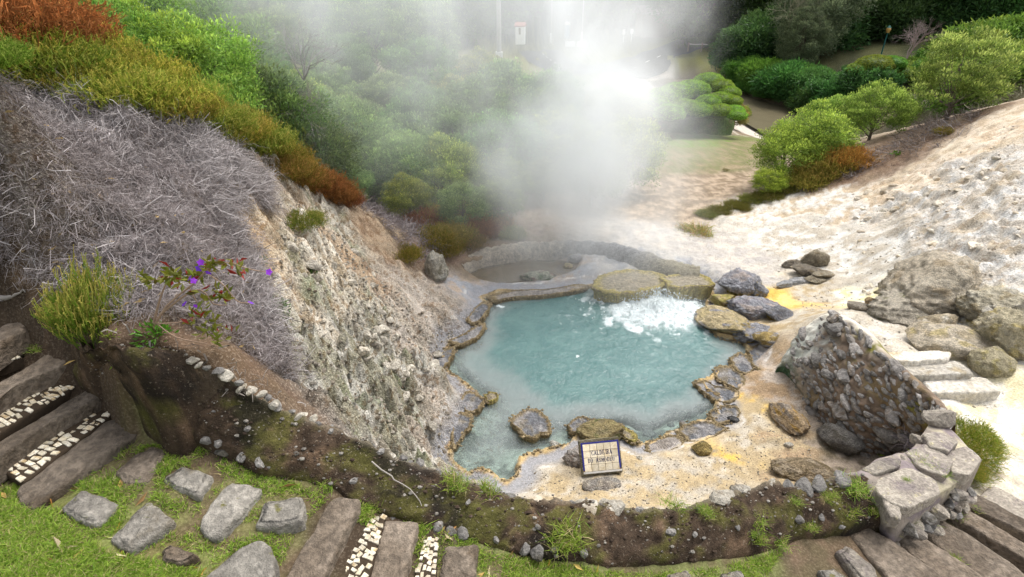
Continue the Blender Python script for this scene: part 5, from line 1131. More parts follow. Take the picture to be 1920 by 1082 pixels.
# ---- heather
def heather_proto(seed, n=2100, H=.62, R=.55, lean=.35, tall=0., green=(.15,.20,.02), gold=(.50,.36,.10), goldk=.62, upright=False):
    r = np.random.default_rng(seed); Vs, Fs, Cs, off = [], [], [], 0
    a = r.uniform(0, 6.28, n); rad = np.sqrt(r.random(n))*R
    lump = 1+.25*perlin(np.c_[np.cos(a)*1.5, np.sin(a)*1.5, np.full(n, seed)])
    base = np.c_[np.cos(a)*rad*.55, np.sin(a)*rad*.55, r.uniform(-.05, .1, n)]
    hh = H*(1-.45*(rad/R)**2)*r.uniform(.62, 1.08, n)*lump
    sh = rad/R
    tip = base+np.c_[np.cos(a)*rad*(.6+lean)+r.normal(0, .09, n), np.sin(a)*rad*(.6+lean)+r.normal(0, .09, n), hh]
    dirn = unit(unit(tip-base)+r.normal(0, .14 if upright else .42, (n, 3))+np.array((0, 0, .25))); tip = base+(tip-base)*r.uniform(.55, 1., n)[:, None]; st = tip-dirn*(r.uniform(.10, .24, n)*H/.62)[:, None]
    mid = (st+tip)/2+np.c_[np.cos(a)*.05, np.sin(a)*.05, np.zeros(n)]*H
    w = r.uniform(.0035, .007, n)*(H/.62)**.5
    d = unit(tip-st)
    s1 = unit(np.cross(d, r.normal(size=(n, 3)))); s2 = np.cross(d, s1)
    gk = np.clip(r.normal(goldk, .25, n), 0, 1)[:, None]; br = r.uniform(.7, 1.3, n)[:, None]
    g0, g1 = np.array(green), np.array(gold)
    V = []; C = []
    for s in (s1, s2):      # two crossed blades per sprig
        V += [st-s*w[:, None]*.4, st+s*w[:, None]*.4, mid+s*w[:, None], mid-s*w[:, None], tip+s*w[:, None]*.35, tip-s*w[:, None]*.35]
        C += [g0*br]*2+[(g0*(1-.5*gk)+g1*.5*gk)*br]*2+[(g0*(1-gk)+g1*gk)*br*1.1]*2
    V = np.stack(V, 1).reshape(-1, 3); C = np.stack([np.broadcast_to(c, (n, 3)) for c in C], 1).reshape(-1, 3)
    k = np.arange(n)[:, None]*12
    F = np.vstack([k+np.array(q) for q in ([0, 1, 2, 3], [3, 2, 4, 5], [6, 7, 8, 9], [9, 8, 10, 11])])
    # needles
    m = 9; t_ = r.random((n, m)); pos = st[:, None]*(1-t_[..., None])+tip[:, None]*t_[..., None]+(mid-(st+tip)/2)[:, None]*(4*t_*(1-t_))[..., None]; pos = pos.reshape(-1, 3)
    nd = unit(np.repeat(d, m, 0)*.9+r.normal(size=(n*m, 3))*.7); tt = t_.reshape(-1, 1); gkk = np.repeat(gk, m, 0)
    Cn = (g0*(1-gkk*tt)+g1*gkk*tt)*np.repeat(br, m, 0)
    V2, F2, C2 = leaves(pos, nd, .028*(H/.62)**.5*r.uniform(.6, 1.2, n*m), .009, Cn, r, 0.)
    return np_mesh("heather_%d" % seed, np.vstack([V, V2]), np.vstack([F, F2+len(V)]), np.vstack([C, C2]))
HP = {'gold': [heather_proto(1000+k) for k in range(3)], 'rust': [heather_proto(1010+k, green=(.20,.10,.035), gold=(.46,.19,.06), goldk=.7) for k in range(2)],
      'green': [heather_proto(1020+k, green=(.14,.24,.02), gold=(.5,.38,.11), goldk=.5, n=1700) for k in range(2)]}
def heather(px, py, s, kind, label, group=None, tn=(1, 1, 1), sq=1., tilt=(0, 0), at=None):
    x, y, z = at or hit(px, py)
    o = add("heather_bush", random.choice(HP[kind]), M_HEATH, loc=(x, y, z-.04*s), rot=(tilt[0], tilt[1], random.uniform(0, 6.3)), scale=(s, s, s*sq), color=tn)
    return tag(o, label, "heather", group)
# the golden belt along the crest of the brush slope
rh = random.Random(4)
crest = [(-40, 160), (10, 163), (60, 168), (120, 176), (180, 190), (240, 202), (300, 222), (360, 245), (420, 268), (470, 290), (520, 310)]
for i, (x, y) in enumerate(crest):
    for k in range(6):
        kk = i/(len(crest)-1.)
        heather(x+rh.uniform(-25, 25), y-6-[0, 10, 24, 34, 48, 58][k]*(.7 if i > 7 else 1)+rh.uniform(-4, 4), rh.uniform(.38, .8), 'gold', "golden green heather along the crest of the grey brush slope", "golden heather along the crest", tuple(np.array((1.3-.05*kk, 1.5-.3*kk, 1.2))*np.array((rh.uniform(.65, 1.1), 1., 1.))*rh.uniform(.7, 1.15)))
for (x, y, s, tn) in [(535, 332, .6, (1.1,.9,1)), (558, 342, .62, (1.15,.8,1)), (580, 352, .6, (1.1,.75,1)), (545, 322, .6, (1.2,.9,1))]: heather(x, y, s, 'gold', "browning heather low on the crest towards the pool", "browning heather on the lower crest", tn)
for (x, y, s) in [(600, 358, .62), (622, 366, .6), (640, 376, .5), (655, 384, .42), (590, 350, .6)]: heather(x, y, s, 'rust', "rust brown dying heather at the end of the crest", "rust brown heather at the crest end")
for (x, y, s) in [(15, 90, 1.2), (60, 96, 1.15), (95, 104, .9), (-30, 84, 1.3), (40, 84, 1.2), (80, 92, 1.05)]: heather(x, y, s, 'rust', "large rust red heather bush at the top of the brush slope", "rust red heather at the slope top", (1.15,1,1))
for (x, y) in [(15, 118), (50, 122), (100, 126)]: heather(x, y, .5, 'green', "green yellow heather below the rust red heather", "green heather under the rust red bushes", (1.2,1.2,1))
x, y, z = hit(180, 622)
hb = tag(add("heather_bush", heather_proto(1050, 1500, .92, .42, .45, green=(.10,.22,.012), gold=(.5,.37,.11), goldk=.75, upright=True), M_HEATH, loc=(x, y, z-.05), rot=(-.1, .15, .4), scale=(.5, .5, .68)), "lone tall bright green heather bush with golden tips above the left steps", "heather")
heather(572, 425, .42, 'green', "small green heather clump on the eroded bank", None, (.9,.8,1)); heather(590, 408, .2, 'green', "tiny green sprig on the eroded bank beside the heather clump")
heather(760, 485, .5, 'gold', "ochre heather tuft beside the pointed white rock", None, (1,.9,1))
for (x, y, s, kd, tn) in [(830, 420, .9, 'gold', (1.1,.95,1)), (870, 410, .9, 'rust', (1,1,1)), (850, 450, .75, 'gold', (1.1,.9,1)), (900, 440, .7, 'rust', (.9,1,1)), (815, 455, .7, 'gold', (1,.85,1)), (930, 430, .7, 'rust', (1,1.2,1)), (880, 460, .55, 'gold', (1,.8,1)), (800, 425, .8, 'rust', (.9,.9,1)), (960, 445, .5, 'gold', (.9,1,1)), (840, 475, .5, 'gold', (1,.9,1))]:
    heather(x, y, s, kd, "ochre heather behind the shallow pond" if kd == 'gold' else "russet heather behind the shallow pond", "ochre heather behind the pond" if kd == 'gold' else "russet heather behind the pond", tn)
for (x, y, s, kd, tn) in [(1560, 320, 1.1, 'gold', (1.05,.85,1)), (1530, 335, 1.0, 'gold', (1,.85,1)), (1590, 312, 1.0, 'rust', (1.2,1.3,1)), (1510, 350, .8, 'gold', (1,.9,1)), (1575, 300, .9, 'rust', (1.2,1.2,1))]:
    heather(x, y, s, kd, "golden brown heather at the low end of the ridge" if kd == 'gold' else "reddish heather among the ridge shrubs", "golden brown heather on the ridge" if kd == 'gold' else "reddish heather on the ridge", tn)
for (x, y, s) in [(1440, 372, .6), (1410, 378, .55), (1380, 388, .5), (1350, 398, .5), (1325, 405, .45), (1470, 360, .6), (1395, 392, .4)]: heather(x, y, s, 'gold', "low olive heather at the foot of the ridge", "low heather along the ridge foot", (.8,.85,1), .7)
heather(1895, 165, 1.0, 'rust', "orange heather beside the lone ridge shrub", None, (1.6,1.7,1)); heather(1770, 252, .35, 'gold', "small golden tuft on the bare brown ridge", None, (1.1,1.,1))
for (x, y, s) in [(1805, 850, .4), (1832, 835, .42), (1850, 815, .34), (1822, 868, .3), (1805, 805, .34)]:
    xx, yy, zz = P(x, y, 1.15); heather(0, 0, s, 'green', "yellow green heather hanging over the capped wall end", "heather at the capped wall", (1.15,1.05,1), .8, (.2, .5), at=(xx, yy, zz-.1))

# ---- dead brush: grey twigs past counting
def dead_brush(name, label, poly, n, seed, l0=.16, l1=.5, down=1., c0=(.13,.11,.10), c1=(.42,.40,.41), w=.0048, lift=.10, tuft=9, poly_xy=None):
    r = np.random.default_rng(seed); q = np.array([hit(*p)[:2] for p in poly]) if poly_xy is None else np.array(poly_xy)
    lo, hi = q.min(0), q.max(0); S = []
    while len(S) < n//tuft: s = r.uniform(lo, hi, (3000, 2)); S.extend(s[inside(s, q)])
    S = np.array(S[:n//tuft]); m = len(S)
    j = np.clip(np.searchsorted(GY, S[:, 1]), 0, len(GY)-1); i = np.clip(np.searchsorted(GX, S[:, 0]), 0, len(GX)-1)
    e = .25; gx = (gzv(S+[e, 0])-gzv(S-[e, 0]))/(2*e); gy = (gzv(S+[0, e])-gzv(S-[0, e]))/(2*e)
    nv = unit(np.c_[-gx, -gy, np.ones(m)]); fall = unit(np.c_[-gx, -gy, -(gx**2+gy**2)])
    sw = fbm(np.c_[S*.9, np.zeros(m)], 3)*2.4; side = np.cross(nv, fall)
    flow = unit(fall*np.cos(sw)[:, None]*down+side*np.sin(sw)[:, None])
    k = np.repeat(np.arange(m), tuft); N = len(k)
    base = np.c_[S, gzv(S)][k]+r.normal(0, .05, (N, 3))*np.array((1, 1, .3))
    d0 = unit(flow[k]*.7+nv[k]*np.abs(r.normal(.15, .35, N))[:, None]+r.normal(0, .75, (N, 3)))
    L = r.uniform(l0, l1, N)[:, None]
    b0 = base+nv[k]*r.uniform(-.02, lift, N)[:, None]
    bend = r.normal(0, .35, (N, 3))
    p1 = b0+d0*L*.5+(bend-1.1*r.normal(0, .3, (N, 3)))*L*.5; p2 = b0+unit(d0+bend)*L-nv[k]*L*.12
    sd = unit(np.cross(d0, nv[k]+r.normal(0, .5, (N, 3)))); W = (w*(.55+1.3*r.random(N)**3))[:, None]
    V = np.stack([b0-sd*W, b0+sd*W, p1+sd*W*.8, p1-sd*W*.8, p2+sd*W*.25, p2-sd*W*.25], 1).reshape(-1, 3)
    kk = np.arange(N)[:, None]*6; F = np.vstack([kk+np.array((0, 1, 2, 3)), kk+np.array((3, 2, 4, 5))])
    u = np.clip(r.beta(1.5, 2.2, N)+.55*fbm(np.c_[S*1.6, np.full(m, 5.)], 4)[k], 0, 1)[:, None]
    C = np.array(c0)*(1-u)+np.array(c1)*u
    return stuff(add(name, np_mesh(name, V, F, np.repeat(C, 6, 0)), M_TWIG), label, "dead brush")
SL = [(-60,170),(60,165),(200,215),(300,245),(420,285),(480,330),(500,390),(440,415),(480,470),(470,540),(500,600),(540,700),(490,690),(400,610),(330,610),(230,600),(190,540),(60,520),(-60,490)]
dead_brush("dead_brush", "matted grey brown dead brush covering the left slope", SL, 95000, 31, .04, .15, c0=(.15,.124,.115), c1=(.37,.33,.325), w=.0019, lift=.09)
dead_brush("dead_brush", "bleached silver grey twigs lying over the dead brush", [(-60,170),(60,165),(200,215),(300,245),(420,285),(480,330),(440,360),(300,320),(150,270),(-60,250)], 8000, 32, .08, .26, c0=(.2,.175,.165), c1=(.52,.485,.475), w=.0026, lift=.12)
dead_brush("dead_brush", "scattered bleached twigs among the matted dead brush", SL, 6000, 39, .06, .24, c0=(.2,.175,.165), c1=(.52,.485,.475), w=.0026, lift=.13, tuft=5)
dead_brush("dead_brush", "bleached silver twigs combed over the outer edge of the brush slope", [(300,240),(420,285),(490,335),(505,395),(440,420),(470,500),(520,640),(545,715),(520,700),(470,600),(420,480),(380,380)], 15000, 33, .08, .28, c0=(.18,.155,.145), c1=(.50,.465,.455), w=.0026, lift=.11)
dead_brush("dead_brush", "grey dead brush spilling down behind the eroded bank", [(660,350),(720,370),(790,420),(830,480),(780,490),(720,440),(670,390)], 9000, 34, .1, .35, c0=(.14,.11,.10), c1=(.38,.34,.34))
dead_brush("dead_brush", "grey dead twigs by the heather of the capped wall", None, 1100, 35, .12, .28, poly_xy=[P(1745,770,1.2)[:2], P(1800,765,1.2)[:2], P(1815,850,1.2)[:2], P(1770,830,1.2)[:2]], lift=.5, c0=(.14,.11,.11), c1=(.34,.3,.31))
dead_brush("dead_brush", "dry twigs on the bare brown ridge", [(1740,230),(1850,205),(1800,260),(1640,330),(1560,350),(1640,290)], 1800, 36, .15, .4, c0=(.12,.09,.07), c1=(.34,.3,.28), w=.006)
dead_brush("dead_brush", "fine roots and dry twigs on the mossy wall soil", [(200,640),(330,650),(520,760),(640,810),(480,760),(300,690),(190,680)], 110, 37, .04, .12, c0=(.12,.10,.08), c1=(.34,.31,.28), lift=.06, tuft=3)
x0 = hit(1860, 120)
dead_brush("dead_brush", "pale dry grass on the hillside behind the ridge", None, 9000, 38, .5, 1.2, down=-.6, poly_xy=[(19,20),(24,19),(30,24),(32,30),(25,30),(20,26)], c0=(.12,.12,.06), c1=(.33,.30,.22), w=.012, lift=.3)

# ---- grass
def blades(S, Z, r, l0, l1, w, c0, c1, spread=.5, dead=.15):
    N = len(S); d = unit(np.c_[r.normal(0, spread, (N, 2)), np.ones(N)]); L = r.uniform(l0, l1, N)[:, None]
    b = np.c_[S, Z]; sd = unit(np.cross(d, r.normal(size=(N, 3)))); W = (w*r.uniform(.7, 1.3, N))[:, None]
    tip = b+d*L+np.c_[d[:, :2]*L*.5, -L*.15]; mid = b+d*L*.55
    V = np.stack([b-sd*W, b+sd*W, mid+sd*W*.8, mid-sd*W*.8, tip+sd*W*.15, tip-sd*W*.15], 1).reshape(-1, 3)
    kk = np.arange(N)[:, None]*6; F = np.vstack([kk+np.array((0, 1, 2, 3)), kk+np.array((3, 2, 4, 5))])
    u = r.random((N, 1)); C = np.array(c0)*(1-u)+np.array(c1)*u; dd = (r.random((N, 1)) < dead); C = np.where(dd, np.array((.5,.42,.2))*r.uniform(.6, 1.1, (N, 1)), C)
    return V, F, np.repeat(C, 6, 0)
def lawn(name, label, polys, seed, block):
    r = np.random.default_rng(seed); Vs, Fs, Cs, off = [], [], [], 0
    for poly, n, thr, l1 in polys:
        q = np.array([P(x, y, z)[:2] for x, y, z in poly]); lo, hi = q.min(0), q.max(0); s = r.uniform(lo, hi, (int(n*3.5), 2)); s = s[inside(s, q)]
        dn = fbm(np.c_[s*4, np.zeros(len(s))], 3); s = s[dn+r.normal(0, .12, len(s)) > thr][:n]
        for b in block: s = s[~inside(s, b)]
        V, F, C = blades(s, gzv(s)-.004, r, .02, l1, .0026, (.14,.26,.025), (.36,.46,.07), .6)
        Vs.append(V); Fs.append(F+off); Cs.append(C); off += len(V)
    return stuff(add(name, np_mesh(name, np.vstack(Vs), np.vstack(Fs), np.vstack(Cs)), M_BLADE), label, "grass")
BLK = [np.array([P(x, y, z)[:2] for x, y in pxs]) for pxs, z, _ in PAVE]
lawn("grass", "short bright green lawn grass round the paving stones", [([(-80,960,3),(60,945,3),(110,985,3),(200,1040,2.95),(310,1060,2.9),(370,1075,2.86),(420,1140,2.8),(-80,1140,3)], 34000, -.35, .065),
    ([(60,960,3),(150,890,3),(230,840,3),(330,830,3),(500,880,2.9),(610,930,2.8),(560,1000,2.75),(520,1080,2.75),(350,1090,2.9),(100,1000,3)], 13000, .06, .055), ([(-60,960,3.0),(-60,890,3.05),(40,880,3.03),(60,950,3)], 1500, 0, .06)], 51, BLK)
lawn("grass", "patchy grass strip along the foot of the mossy wall", [([(890,1040,2.3),(1000,1055,2.2),(1150,1068,2.1),(1290,1068,2),(1400,1050,1.9),(1470,1030,1.82),(1420,1110,1.8),(1100,1120,2),(890,1110,2.3)], 12000, -.05, .055), ([(760,975,2.5),(830,990,2.5),(900,1010,2.35),(890,1030,2.35),(800,1080,2.45),(770,1060,2.5)], 1800, 0., .06), ([(640,985,2.62),(685,935,2.7),(710,945,2.65),(690,985,2.62)], 700, -.1, .08)], 52, [])
def tuft_proto(seed, n=150, L=.13, R=.05):
    r = np.random.default_rng(seed); s = r.normal(0, R, (n, 2)); V, F, C = blades(s, np.zeros(n)-.01, r, L*.4, L, .0028, (.13,.25,.025), (.36,.46,.07), .75, .2); return np_mesh("tuft_%d" % seed, V, F, C)
TUFT = [tuft_proto(1200+k) for k in range(4)]
def on_wall(x, y):
    best = None
    for a, h in zip(prof[:, 0], prof[:, 1]):
        if not -.01 <= a <= 1.0: continue
        cur = outb+(rim-outb)*a; zz = cur[:, 2]+h*.9; u_, f_, d_ = ray(x, y); tt = (zz-CAMZ)/d_
        e = np.hypot(u_*tt-cur[:, 0], f_*tt-cur[:, 1]); j = int(np.argmin(e))
        if best is None or e[j] < best[0]: best = (e[j], (cur[j, 0], cur[j, 1], zz[j]))
    return best[1]
for i, (x, y, s) in enumerate([(850,900,.9),(862,910,.7),(915,920,.8),(905,912,.6),(1060,1005,1.2),(1072,1020,1.0),(1055,1020,.8),(1265,950,.8),(1320,955,.5),(1420,980,.8),(1425,1010,.7),(1465,1020,.7),(1550,935,.5),(1600,915,1.),(1610,925,.9),(1595,960,.7),(1640,960,.6),(1560,930,.5),(1330,965,.5),(1490,940,.5),(1520,990,.5),(1415,1000,.5)]):
    tag(add("grass_tuft", TUFT[i % 4], M_BLADE, loc=on_wall(x, y), rot=(0, 0, i*1.3), scale=s), "small green grass tuft growing on the mossy wall", "grass tuft", "grass tufts on the mossy wall")
for i, (x, y, z, s) in enumerate([(1720,862,1.93,.7),(1738,872,1.93,.7),(1755,878,1.93,.6),(1770,888,1.93,.5),(1700,900,1.99,.3),(1690,980,1.6,.9),(1675,990,1.6,.7),(1720,970,1.5,.8),(1735,965,1.45,.6),(1790,965,1.25,.7),(1830,955,1.1,.5),(1775,1055,1.45,.7),(1790,1050,1.4,.5)]):
    tag(add("grass_tuft", TUFT[i % 4], M_BLADE, loc=P(x, y, z), rot=(0, 0, i*1.7), scale=s), "grass tuft in the joints of the capped wall or wide steps", "grass tuft", "grass tufts in stone joints")
for i, (x, y, s) in enumerate([(680,960,1.1),(695,935,1.),(600,915,.9),(610,905,.7),(780,985,.9),(905,1005,.8),(240,850,.7),(350,830,.7),(330,880,.6),(40,640,.7),(70,655,.6),(50,650,.5)]):
    X, Y, Z = hit(x, y); tag(add("grass_tuft", TUFT[i % 4], M_BLADE, loc=(X, Y, Z), rot=(0, 0, i*1.1), scale=s), "grass tuft beside the slabs and paving of the path", "grass tuft", "grass tufts along the path")
for i, (x, y, s) in enumerate([(1300,435,2.6),(1285,430,2.2),(1320,440,2.),(1310,430,2.4)]):
    X, Y, Z = hit(x, y); tag(add("grass_tuft", TUFT[i % 4], M_BLADE, loc=(X, Y, Z), rot=(0, 0, i), scale=s, color=(1.2,.8,1.)), "dry rush tuft on the pale flat at the edge of the steam", "rush tuft", "dry rushes by the steam")

# ---- the purple flowered shrub above the wall
x, y, z = hit(288, 605); fx = thing("flowering_shrub", (x, y, z), "leggy shrub with purple flowers and red tinged leaves leaning over the dead brush", "shrub")
def pt(px, py, dz=0.): # a point in the plane of the shrub, facing the path
    q = PY(px, py, y-.12+dz); return np.array(q)-np.array((x, y, z))
stems = [[(288,605),(300,560),(310,535),(318,520)], [(292,605),(320,565),(355,540),(385,510),(400,495),(430,492),(455,500)], [(300,590),(360,545),(385,550),(400,570),(425,572)], [(292,607),(330,605),(360,598),(390,590)], [(290,604),(330,632),(390,645)], [(385,510),(420,535),(445,565),(470,568)], [(318,520),(290,525),(265,527)], [(385,512),(375,500),(375,490)], [(430,492),(470,505),(500,510)], [(355,540),(372,572)]]
segs = [(smooth_curve([pt(a, b) for a, b in st], 9), np.linspace(.009 if k < 3 else .005, .003, 9)) for k, st in enumerate(stems)]
Vt, Ft = tubes(segs, 5); add("stem", np_mesh("stem", Vt, Ft, np.tile((.34,.24,.17), (len(Vt), 1)), True), M_TWIG, fx)
r = np.random.default_rng(77); LP, LD, LC = [], [], []
for (a, b, n_, red) in [(318,520,16,.3),(325,512,16,.2),(335,525,12,.1),(275,527,10,0),(290,530,8,.2),(390,500,14,.3),(400,495,14,.3),(380,515,12,.1),(430,495,14,.5),(445,503,10,.7),(460,510,6,.8),(410,545,12,.3),(395,560,12,.1),(420,560,10,.3),(360,598,10,.3),(380,592,14,.1),(400,605,12,.1),(385,618,9,0),(405,632,8,0),(395,640,6,.0),(432,618,5,.6),(295,620,0,0),(362,520,10,.2),(372,548,6,.2)]:
    for _ in range(n_):
        LP.append(pt(a+r.normal(0, 6), b+r.normal(0, 5), r.normal(0, .05))); LD.append(unit(r.normal(size=3)+np.array((0, -.2, .3))))
        LC.append(np.array((.30,.06,.02)) if r.random() < red*.6 else np.array((.13,.19,.02))*r.uniform(.6, 1.4)+np.array((.06,0,0))*r.random())
V, F, C = leaves(np.array(LP), np.array(LD), .072*r.uniform(.7, 1.2, len(LP)), .03, np.array(LC), r); add("leaves", np_mesh("fleaves", V, F, C), M_LEAF, fx)
fm_ = []
for k in range(5):
    a = k*2*math.pi/5; c_, s_ = math.cos(a), math.sin(a); fm_.append((c_, s_))
Vf = [(0, 0, 0)]; Ff = []
for c_, s_ in fm_: n0 = len(Vf); Vf += [(c_*.016-s_*.012, s_*.016+c_*.012, .004), (c_*.03, s_*.03, .002), (c_*.016+s_*.012, s_*.016-c_*.012, .004)]; Ff.append((0, n0+2, n0+1, n0))
FLM = np_mesh("flower", np.array(Vf), np.array(Ff), np.tile((.24,.045,.62), (len(Vf), 1)))
for (a, b) in [(376,492),(373,503),(356,522),(363,526),(368,575),(470,568),(504,510),(390,512),(346,570)]:
    q = pt(a, b, -.06); o = add("flower", FLM, M_LEAF, fx, loc=tuple(q), rot=(math.radians(60)+r.normal(0, .3), r.normal(0, .3), r.uniform(0, 6)), scale=.85)
def herb(px, py, n, R, label, tn, L=.05, at=None):
    rr2 = np.random.default_rng(int(px*7+py)); d = unit(rr2.normal(size=(n, 3))+np.array((0, 0, .9))); C = np.array(tn)*rr2.uniform(.6, 1.4, (n, 1))
    V, F, C = leaves(d*R*rr2.random((n, 1))**.5*np.array((1, 1, .7)), unit(d+rr2.normal(0, .4, (n, 3))), L*rr2.uniform(.7, 1.2, n), L*.38, C, rr2)
    tv, tf = tubes([(np.array([(0, 0, -.02), q_*R*.5, q_*R]), np.array((.004, .003, .002))) for q_ in d[:max(6, n//6)]], 3)
    V, F, C = np.vstack([V, tv]), np.vstack([F, tf+len(V)]), np.vstack([C, np.tile((.16,.15,.05), (len(tv), 1))])
    return tag(add("herb", np_mesh("herb", V, F, C), M_LEAF, loc=at or hit(px, py)), label, "plant")
herb(292, 632, 130, .13, "bright leafy herb at the foot of the flowering shrub", (.12,.24,.02))
herb(290, 676, 90, .08, "small bright green sprig on the soil above the mossy wall", (.12,.26,.02), .04); herb(222, 680, 40, .05, "tiny yellow green sprig beside a white root", (.2,.26,.02), .03)
herb(505, 590, 130, .17, "small dark green herb on the edge of the eroded bank", (.06,.13,.02), .06); herb(585, 515, 60, .09, "tiny dark herb in a hollow of the eroded bank", (.05,.11,.02), .04); herb(525, 575, 60, .1, "green sprig growing from the eroded bank's edge", (.07,.15,.02))
herb(418, 397, 40, .06, "little green shoot on the grey brush by the bank's edge", (.12,.28,.02), .04); herb(490, 490, 50, .08, "thin green shoots under the rim of the eroded bank", (.1,.2,.03), .04); herb(1645, 855, 0+9, .02, "single bright seedling in the dark corner by the capped wall", (.25,.4,.03), .09)
herb(1680, 292, 70, .14, "bright green seedling clump on the bare ridge", (.12,.28,.03), .08); herb(1360, 322, 60, .14, "small dry herb clump on the bare valley ground", (.18,.15,.05), .07)
herb(205, 632, 40, .06, "yellow green sprig below the lone heather bush", (.22,.27,.03), .03)
# ---- fallen leaves on the path
LFM = [np_mesh("fallen_%d" % k, *leaves(np.zeros((1, 3)), np.array([[1., 0, 0]]), .085, .026, np.array([c_]), np.random.default_rng(k), .12)) for k, c_ in enumerate([(.62,.42,.13), (.60,.34,.08), (.62,.53,.32), (.38,.22,.09)])]
rl = random.Random(8)
FL = [(rl.uniform(10, 560), rl.uniform(870, 1075)) for _ in range(46)]+[(rl.uniform(700, 860), rl.uniform(985, 1075)) for _ in range(14)]+[(rl.uniform(880, 1200), rl.uniform(1045, 1078)) for _ in range(14)]+[(290,812),(300,818),(310,815),(425,742),(770,910),(205,740),(145,680)]
for i, (a, b) in enumerate(FL):
    X, Y, Z = hit(a, b)
    tag(add("fallen_leaf", LFM[i % 4], M_LEAF, loc=(X, Y, Z+.028), rot=(rl.uniform(-.5, .5), rl.uniform(-.3, .3), rl.uniform(0, 6.3)), scale=rl.uniform(1., 1.5)), "curled yellow brown leaf fallen on the path and lawn", "fallen leaf", "fallen leaves on path and lawn")
# dry leaves lying on the dead brush: past counting
r = np.random.default_rng(61); q = np.array([hit(*p_)[:2] for p_ in SL]); s = r.uniform(q.min(0), q.max(0), (900, 2)); s = s[inside(s, q)][:170]
V, F, C = leaves(np.c_[s, gzv(s)+.09], unit(r.normal(size=(len(s), 3))*np.array((1, 1, .35))), .07*r.uniform(.6, 1.2, len(s)), .022, np.array((.52,.38,.16))*r.uniform(.6, 1.2, (len(s), 1)), r)
stuff(add("leaf_litter", np_mesh("leaf_litter", V, F, C), M_LEAF), "scattered dry yellow leaves caught in the dead brush", "leaf litter")
# bleached roots
for i, (pxl, z0, lb) in enumerate([([(700,870),(735,900),(755,905),(775,935),(790,955)], None, "bleached white root lying on the mossy wall"), ([(745,905),(770,898),(785,893)], None, "short bleached twig beside the white root"), ([(5,568),(25,562),(55,550)], 4.0, "thick pale dead branch on dark soil above the left steps"), ([(300,655),(318,690),(312,720)], None, "twisted white root hanging above the mossy wall"), ([(1790,240),(1815,205),(1830,198)], None, "silver dead branch under the lone ridge shrub"), ([(1810,255),(1835,225),(1850,215)], None, "thin bleached branch on the ridge beside the orange heather"), ([(355,235),(365,250),(372,236)], None, "broken white stub in the dead brush"), ([(255,315),(262,335),(280,338)], None, "dark broken stump in the dead brush")]):
    pp = []
    for (a, b) in pxl:
        q = on_wall(a, b) if 'mossy wall' in lb and 'above' not in lb else hit(a, b); pp.append((q[0], q[1], q[2]+.03))
    V, F = tubes([(smooth_curve(pp, 10)+np.random.default_rng(i).normal(0, .008, (10, 3)), np.linspace(.03 if i in (2,) else .006, .003, 10))], 6)
    c0_ = np.array(pp[0]); tag(add("dead_branch", np_mesh("dead_branch", V-c0_, F, np.tile((.30,.27,.24) if i != 7 else (.08,.06,.05), (len(V), 1)), True), M_TWIG, loc=tuple(c0_)), lb, "branch")
# bare grey shrub in the mist
def bare(label, px, base, Y, h, seed, col):
    r = np.random.default_rng(seed); segs = []
    def grow(p, d, L, rad, lev):
        q = p+d*L; segs.append((np.array([p, (p+q)/2+r.normal(0, .04*L, 3), q]), np.array((rad, rad*.8, rad*.6))))
        if lev:
            for _ in range(3 if lev > 1 else 4): grow(q-d*L*r.uniform(0, .35), unit(d+r.normal(0, .45, 3)), L*r.uniform(.6, .85), rad*.55, lev-1)
    for _ in range(5): grow(np.zeros(3), unit(np.array((r.normal(0, .4), r.normal(0, .3), 1.))), h*.33, .03*h/2, 4)
    V, F = tubes(segs, 3); x, y, z = PY(px, base, Y)
    tag(add("bare_shrub", np_mesh("bare_shrub", V, F, np.tile(col, (len(V), 1)), True), M_TWIG, loc=(x, y, z)), label, "shrub")
bare("leafless grey shrub rising through the misty thicket", 570, 150, 12.6, 1.5, 3, (.42,.40,.38)); bare("second leafless grey shrub in the thicket below the first", 560, 235, 12.2, 1.1, 4, (.34,.30,.28))
bare("leafless pale branches in the crown of the broad grey tree", 1478, 62, 51, 4.2, 5, (.25,.24,.16))
bare("grey bare twigs behind the lone ridge shrub", 1700, 110, 22, 1.6, 6, (.25,.2,.19))

# ================================================================== FAR VALLEY: road, posts, buildings
M_ASPH = plain_mat("road_asphalt", (.07,.07,.075), .9, .2, 3, .2, .2)
M_CONC = plain_mat("concrete", (.38,.37,.34), .85, .2, 4, .2, .3); M_WHITE = plain_mat("white_paint", (.75,.75,.72), .6, .08, 6, .3, .1)
M_GREEN = plain_mat("green_paint", (.01,.10,.085), .5, .2, 10, .4, .1); M_ROOF = plain_mat("red_roof_tile", (.34,.12,.08), .8, .3, 8, .2, .4)
M_WOOD = plain_mat("weathered_wood", (.20,.15,.12), .85, .35, 6, .2, .4); M_AMB = plain_mat("amber_glass", (.55,.33,.10), .3, .1, 5, .5, .0)
M_IRON = plain_mat("grey_sheet_roof", (.30,.27,.25), .7, .3, 6, .3, .3)
def ribbon(name, pxs, w, mat, dz, n=40):
    p = smooth_curve([PY(x, y, Y)[:2] for x, y, Y in pxs], n); g = np.gradient(p, axis=0); g = unit(np.c_[-g[:, 1], g[:, 0]])
    q = np.vstack([p+g*o for o in np.linspace(-w, w, 7)]); V = np.c_[q, gzv(q)+dz]
    return add(name, np_mesh(name, V, grid_faces(7, n)[:, [0, 3, 2, 1]], None, True), mat)
struct(ribbon("road", [(1010,62,78),(1045,80,66),(1085,95,60),(1160,95,62),(1260,80,70),(1400,60,80)], 2.6, M_ASPH, .10))
p = smooth_curve([PY(x, y, Y)[:2] for x, y, Y in [(1010,62,78),(1045,80,66),(1085,95,60),(1160,95,62),(1260,80,70)]], 60)
